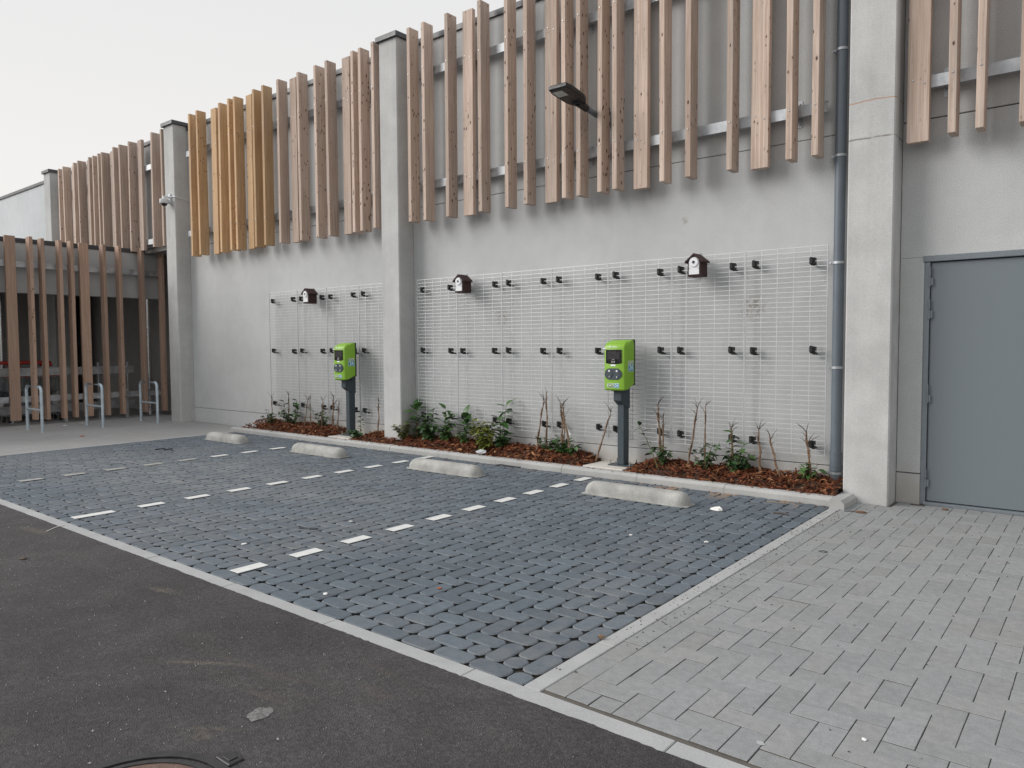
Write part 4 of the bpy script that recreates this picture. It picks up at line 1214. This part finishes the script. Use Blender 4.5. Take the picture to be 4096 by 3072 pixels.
def shelter_plank(ty, y, zb):
    if ty == 'n': me = SPN; x = -16.68
    else: me = SPW; x = -16.68
    o = ob('plank', me, sh, (x-OX, y, zb), (rng.gauss(0,.0015), rng.gauss(0,.0015), rng.gauss(0,.006)))
    for rz in (3.16, .51):
        zz = rz-zb
        dep = DN if ty == 'n' else WN
        if ty == 'n': ob('bolt', bolt_me, o, (dep, WN/2, zz+rng.uniform(-.02,.02)), (0,0,math.pi/2))
        else: ob('bolt', bolt_me, o, (dep, .045, zz+.02), (0,0,math.pi/2)); ob('bolt', bolt_me, o, (dep, .135, zz-.02), (0,0,math.pi/2))
SPN = plank_mesh(DN, WN, 3.59, M['wood_brown']); SPW = plank_mesh(WN, DN, 3.59, M['wood_brown'])
shl = [('w',-2.715),('n',-2.335),('n',-2.122),('n',-1.812),('n',-1.60),('w',-1.385),('n',-.968),('n',-.655),('n',-.184),('n',.25)]
for ty, y in shl: shelter_plank(ty, y, .095+rng.uniform(-.01,.01))
y = -3.0
for k, ty in enumerate('nnwnnnwnnnwnnn'):
    shelter_plank(ty, y, .10); y -= rng.uniform(.24,.42)
for rz in (3.16, .51):
    mm = MB(); mm.box(-16.688, -16.682, -7.6, .33, rz-.058, rz+.058); mm.box(-16.74, -16.688, -7.6, .33, rz+.052, rz+.058); mm.box(-16.74,-16.688,-7.6,.33,rz-.058,rz-.052)
    shp('rail', mm, 'galv')
for y in (-.471, -1.689, -3.9, -6.0):
    mm = MB(); mm.bbox(-16.80, -16.742, y-.03, y+.03, 0, .62, .003); mm.box(-16.82,-16.72,y-.06,y+.06,0,.01); shp('foot_post', mm, 'galv')
for y in (.13, -2.25, -4.6):
    mm = MB(); mm.tube([(-16.97 if y > 0 else -18.6, y, 0),(-16.97 if y > 0 else -18.6, y, 2.62 if y>0 else 3.6)], .062, 20); shp('round_post', mm, 'stainless', 40)
for z in (3.10, 3.22):
    pass
mm = MB()
for y in (-.05, -2.0, -2.55, -4.2): mm.box(-16.85, -16.742, y-.04, y-.034, 3.06, 3.26); mm.box(-16.856,-16.85,y-.04,y+.03,3.04,3.28)
shp('bracket', mm, 'galv')

# guard rails in front of the trolleys
gr = thing('guard_rail', 'double galvanised guard rail in front of the shopping trolleys', 'rail', (-17.2, -.1, 0))
for z0, z1 in ((.95,1.115), (.18,.35)):
    mm = MB(); mm.box(-.006, 0, -7.0, 0, z0, z1); mm.box(-.05, -.006, -7.0, 0, z1-.006, z1); mm.box(-.05,-.006,-7.0,0,z0,z0+.006); mm.box(-.05,-.006,-.006,0,z0+.006,z1-.006)
    part('rail', mm, M['galv'], gr)
for y in (-.13, -.75, -2.4, -4.0):
    mm = MB(); mm.tube([(-.03,y,0),(-.03,y,1.17)], .019, 10); mm.disc((-.03,y,1.17),(0,0,1),.022,.03,10); mm.disc((-.03,y,0),(0,0,1),.05,.008,12)
    part('upright', mm, M['galv'], gr, smooth=40)

# shopping trolleys nested in rows behind the rail
def trolley(x, y, label):
    t_ = thing('shopping_trolley', label, 'shopping trolley', (x, y, 0), group='nested shopping trolleys')
    mm = MB(); w_ = .0028
    def rect(xa, xb, ya, yb, za, zb2, z_): pass
    # basket: tapered cage, nose towards +x
    def P(u, v, h): # u along 0..1 (back to nose), v -1..1, h 0..1
        hw = (.285-.055*u)*(.82+.18*h)
        return (-.42+.86*u*(.90+.10*h), v*hw, .50+.14*u*(1-h)+(.50*h*(1-.20*u)))
    for k in range(11):
        h = k/10
        mm.tube([P(0,-1,h),P(1,-1,h),P(1,1,h),P(0,1,h)], w_*(2 if k in (0,10) else 1), 4, cap=False)
    for k in range(12):
        u = k/11
        for v in (-1,1): mm.tube([P(u,v,0),P(u,v,1)], w_, 4, cap=False)
        mm.tube([P(u,-1,0),P(u,1,0)], w_, 4, cap=False)
    for k in range(7):
        v = -1+2*k/6; mm.tube([P(0,v,0),P(1,v,0),P(1,v,1)], w_, 4, cap=False)
    part('basket', mm, M['chrome'], t_)
    mm = MB(); mm.tube([(-.47,-.30,1.12),(-.49,-.30,1.21),(-.49,.30,1.21),(-.47,.30,1.12)], .032, 10); part('handle', mm, M['red'], t_, smooth=60)
    mm = MB()
    for v in (-1,1):
        mm.tube([(-.46,v*.275,1.12),(-.42,v*.275,.55),(-.40,v*.26,.22),(-.42,v*.25,.14),(.40,v*.16,.14)], .012, 6); mm.tube([(-.40,v*.26,.34),(.36,v*.2,.58)], .010, 6)
    mm.tube([(.40,-.16,.14),(.40,.16,.14)], .012, 6); part('frame', mm, M['chrome'], t_, smooth=60)
    mm = MB()
    for sx, v in ((-.40,.25),(-.40,-.25),(.38,.16),(.38,-.16)):
        pass
    for sx, v in ((-.40,.25),(-.40,-.25),(.38,.16),(.38,-.16)):
        mm = MB(); mm.disc((sx,v-.014,.062),(0,1,0),.062,.028,14); mm.box(sx-.012,sx+.012,v-.02,v+.02,.06,.14); part('wheel', mm, M['rubber'], t_)
    mm = MB(); mm.box(.445,.462,-.2,.2,.93,.985); part('bumper', mm, M['red'], t_)
rows = [(-3.02,'leftmost row'),(-2.37,'second row from the left'),(-1.74,'row behind the middle bike hoop')]
first = None
nm = ['front','second','third']
for y, rn in rows:
    for k in range(3):
        trolley(-17.72-.30*k, y, f'{nm[k]} red handled wire trolley in the {rn} inside the shelter' if 'row' not in rn[:3] else f'{nm[k]} red handled wire trolley in the {rn}')
# ================================================================== ROAD COVER
mc = thing('manhole_cover', 'rusty round manhole cover at the bottom edge of the asphalt', 'manhole', (-2.465, -6.765, -.002))
mm = MB(); n = 48
for r0, r1, z in ((.312,.347,.006),(.275,.295,.005)):
    vs = []; fs = []
    for k in range(n):
        a = 2*math.pi*k/n; vs += [(r0*math.cos(a), r0*math.sin(a), z),(r1*math.cos(a), r1*math.sin(a), z),(r1*math.cos(a), r1*math.sin(a), z-.012),(r0*math.cos(a), r0*math.sin(a), z-.012)]
    for k in range(n):
        q = (k+1)%n
        for s_ in range(4): fs.append((k*4+s_, k*4+(s_+1)%4, q*4+(s_+1)%4, q*4+s_))
    mm.add(vs, fs)
part('frame', mm, M['cast'], mc)
mm = MB(); mm.disc((0,0,-.012),(0,0,1),.28,.013,48)
cov = part('cover', mm, M['rust'], mc)
mm = MB()
for i in range(-5,6):
    for j in range(-5,6):
        x, y = i*.052, j*.052+(.026 if i%2 else 0)
        if x*x+y*y < .245**2: mm.bbox(x-.017, x+.017, y-.007, y+.007, 0, .0055, .002, 0, Matrix.Rotation(.5 if (i+j)%2 else -.5, 4, 'Z') if False else None)
part('tread', mm, M['rust'], cov)
mm = MB(); mm.bbox(-.055,.035,.35,.41,-.01,.007,.003); mm.bbox(-.03,.015,.363,.397,.0072,.011,.001)
part('lifting_lug', mm, M['cast'], mc)

# ================================================================== LITTER
def crumple(name, label, cat, x, y, z, s, mat, seed, flat=.35):
    bm = bmesh.new(); bmesh.ops.create_icosphere(bm, subdivisions=2, radius=s)
    for v in bm.verts:
        q = mnoise.noise(v.co*(2.2/s)+Vector((seed,seed*2,0)))
        v.co *= 1+.55*q; v.co.z *= flat; v.co.x *= 1.3
    zm = min(v.co.z for v in bm.verts)
    for v in bm.verts: v.co.z -= zm
    me = bpy.data.meshes.new(name); bm.to_mesh(me); bm.free(); me.materials.append(M[mat])
    return thing(name, label, cat, (x,y,z), (0,0,seed), data=me)
def strip(name, label, cat, pts, r, mat):
    o = Vector(pts[0]); mm = MB(); mm.tube([Vector(p)-o for p in pts], r, 6)
    return thing(name, label, cat, o, data=mm.mesh(name, M[mat], 50))
# a squashed paper cup: open cone lying on its side
mm = MB()
pts_a = [(-.06,-.012,.0),(-.02,-.035,.0),(.035,-.03,.0),(.06,-.002,.0),(.03,.03,.0),(-.03,.026,.0)]
pts_b = [(-.055,-.01,.02),(-.015,-.026,.040),(.03,-.02,.044),(.058,.002,.022),(.02,.022,.05),(-.03,.020,.034)]
pts_c = [(-.035,-.004,.018),(-.01,-.012,.030),(.024,-.008,.034),(.04,.002,.02),(.014,.010,.036),(-.02,.010,.026)]
mm.add(pts_a+pts_b+pts_c, [(i,(i+1)%6,6+(i+1)%6,6+i) for i in range(6)]+[(6+i,6+(i+1)%6,12+(i+1)%6,12+i) for i in range(6)]+[tuple(range(12,18)),tuple(range(6))[::-1]])
thing('paper_cup', 'squashed white paper cup lying on dark pavers right of the nearest wheel stop', 'litter', (-2.78,-1.40,0), (0,0,-.1), data=mm.mesh('paper_cup', M['paper'])).scale = (1, 1, .62)
crumple('paper_scrap','white crumpled paper scrap near the grey edging, below the cup','litter',-2.372,-2.519,.001,.016,'paper',1.1)
crumple('paper_scrap','tiny white paper scrap left of the larger crumpled one','litter',-2.932,-2.683,.001,.013,'paper',2.1)
crumple('paper_scrap','white scrap midway between the two nearest white dashed lines','litter',-5.062,-3.744,.001,.013,'paper',3.7)
crumple('snail_shell','pale brown snail shell resting on the edging kerb','snail shell',-1.999,-4.605,.003,.013,'cane',.4,.8)
crumple('plastic_bag','clear crumpled plastic bag lying at the bed kerb','plastic bag',-6.42,-.50,.085,.055,'bag',2.9,.55)
crumple('paper_scrap','white scrap on the forecourt near the middle bike hoop','litter',-15.92,-2.02,0,.035,'paper',4.2,.15)
crumple('paper_scrap','white flat scrap on the forecourt close to the shelter planks','litter',-16.1,-1.63,0,.035,'paper',5.2,.15)
crumple('orange_scrap','orange and white scrap lying on the forecourt','litter',-13.74,-2.55,0,.04,'orange',5.9,.15)
crumple('orange_chip','small orange chip between dark pavers in the nearest bay','litter',-3.213,-4.545,.001,.012,'orange',6.9)
crumple('white_pebble','white pebble near the middle of the second bay line','pebble',-5.12,-4.722,.001,.015,'paper',7.7)
crumple('white_pebble','white pebble lying at the front of the nearest bay','pebble',-3.684,-5.05,.001,.014,'paper',8.7)
crumple('plastic_film','crumpled grey film stuck on the asphalt','litter',-2.686,-6.127,-.004,.045,'film',8.1,.07)
crumple('dead_leaf','brown dead leaf on grey blocks by the door','leaf',-1.151,-.16,.001,.022,'dead_leaf',9.1,.3)
crumple('dead_leaf','brown dead leaf at the foot of the right pilaster','leaf',-1.72,-.72,.001,.04,'dead_leaf',9.9,.12)
crumple('dead_leaf','dark dead leaf lying far left on the asphalt','leaf',-6.034,-5.909,-.003,.022,'twig',3.3,.35)
crumple('bottle_cap','pale bottle cap on the grey blocks, right of centre','bottle cap',-.697,-4.817,.001,.009,'sticker',1.9,.3)
crumple('chewing_gum','pale flattened gum on a grey block','chewing gum',-.996,-5.083,.001,.013,'strip',2.7,.06)
strip('straw','pale straw lying across the edging onto the asphalt','straw',[(-6.784,-5.502,.004),(-6.85,-5.41,.008),(-6.91,-5.324,.006)],.003,'paper')
strip('black_strap','tangled black strap on the far pavers','strap',[(-11.0,-2.60,.006),(-10.9,-2.5,.02),(-10.82,-2.56,.006),(-10.75,-2.47,.025),(-10.66,-2.52,.006)],.009,'black')
strip('black_strip','black rubber strip in the third bay near the dashes','strip',[(-5.22,-4.16,.004),(-5.17,-4.12,.008),(-5.12,-4.13,.004),(-5.07,-4.08,.006)],.005,'black')
strip('black_strip','short black strip in the second bay','strip',[(-7.72,-2.40,.004),(-7.66,-2.36,.012),(-7.60,-2.38,.004)],.006,'black')
strip('black_rod','black ratchet rod lying at the bed kerb','rod',[(-6.0,-.70,.012),(-5.93,-.68,.02),(-5.86,-.66,.012),(-5.66,-.64,.01)],.009,'black')
strip('black_ring','dark loop of cable on the grey blocks','cable',[(-1.63,-2.25,.003),(-1.60,-2.22,.004),(-1.57,-2.235,.003),(-1.585,-2.265,.004),(-1.63,-2.255,.003)],.0025,'black')
strip('black_cable','curled dark cable end by the bed kerb corner','cable',[(-1.85,-.76,.003),(-1.79,-.73,.006),(-1.75,-.745,.003)],.004,'black')
strip('bark_piece','dark bark stick on the pavers near the edging corner','stick',[(-2.32,-1.24,.006),(-2.25,-1.22,.008),(-2.19,-1.235,.006)],.008,'twig')
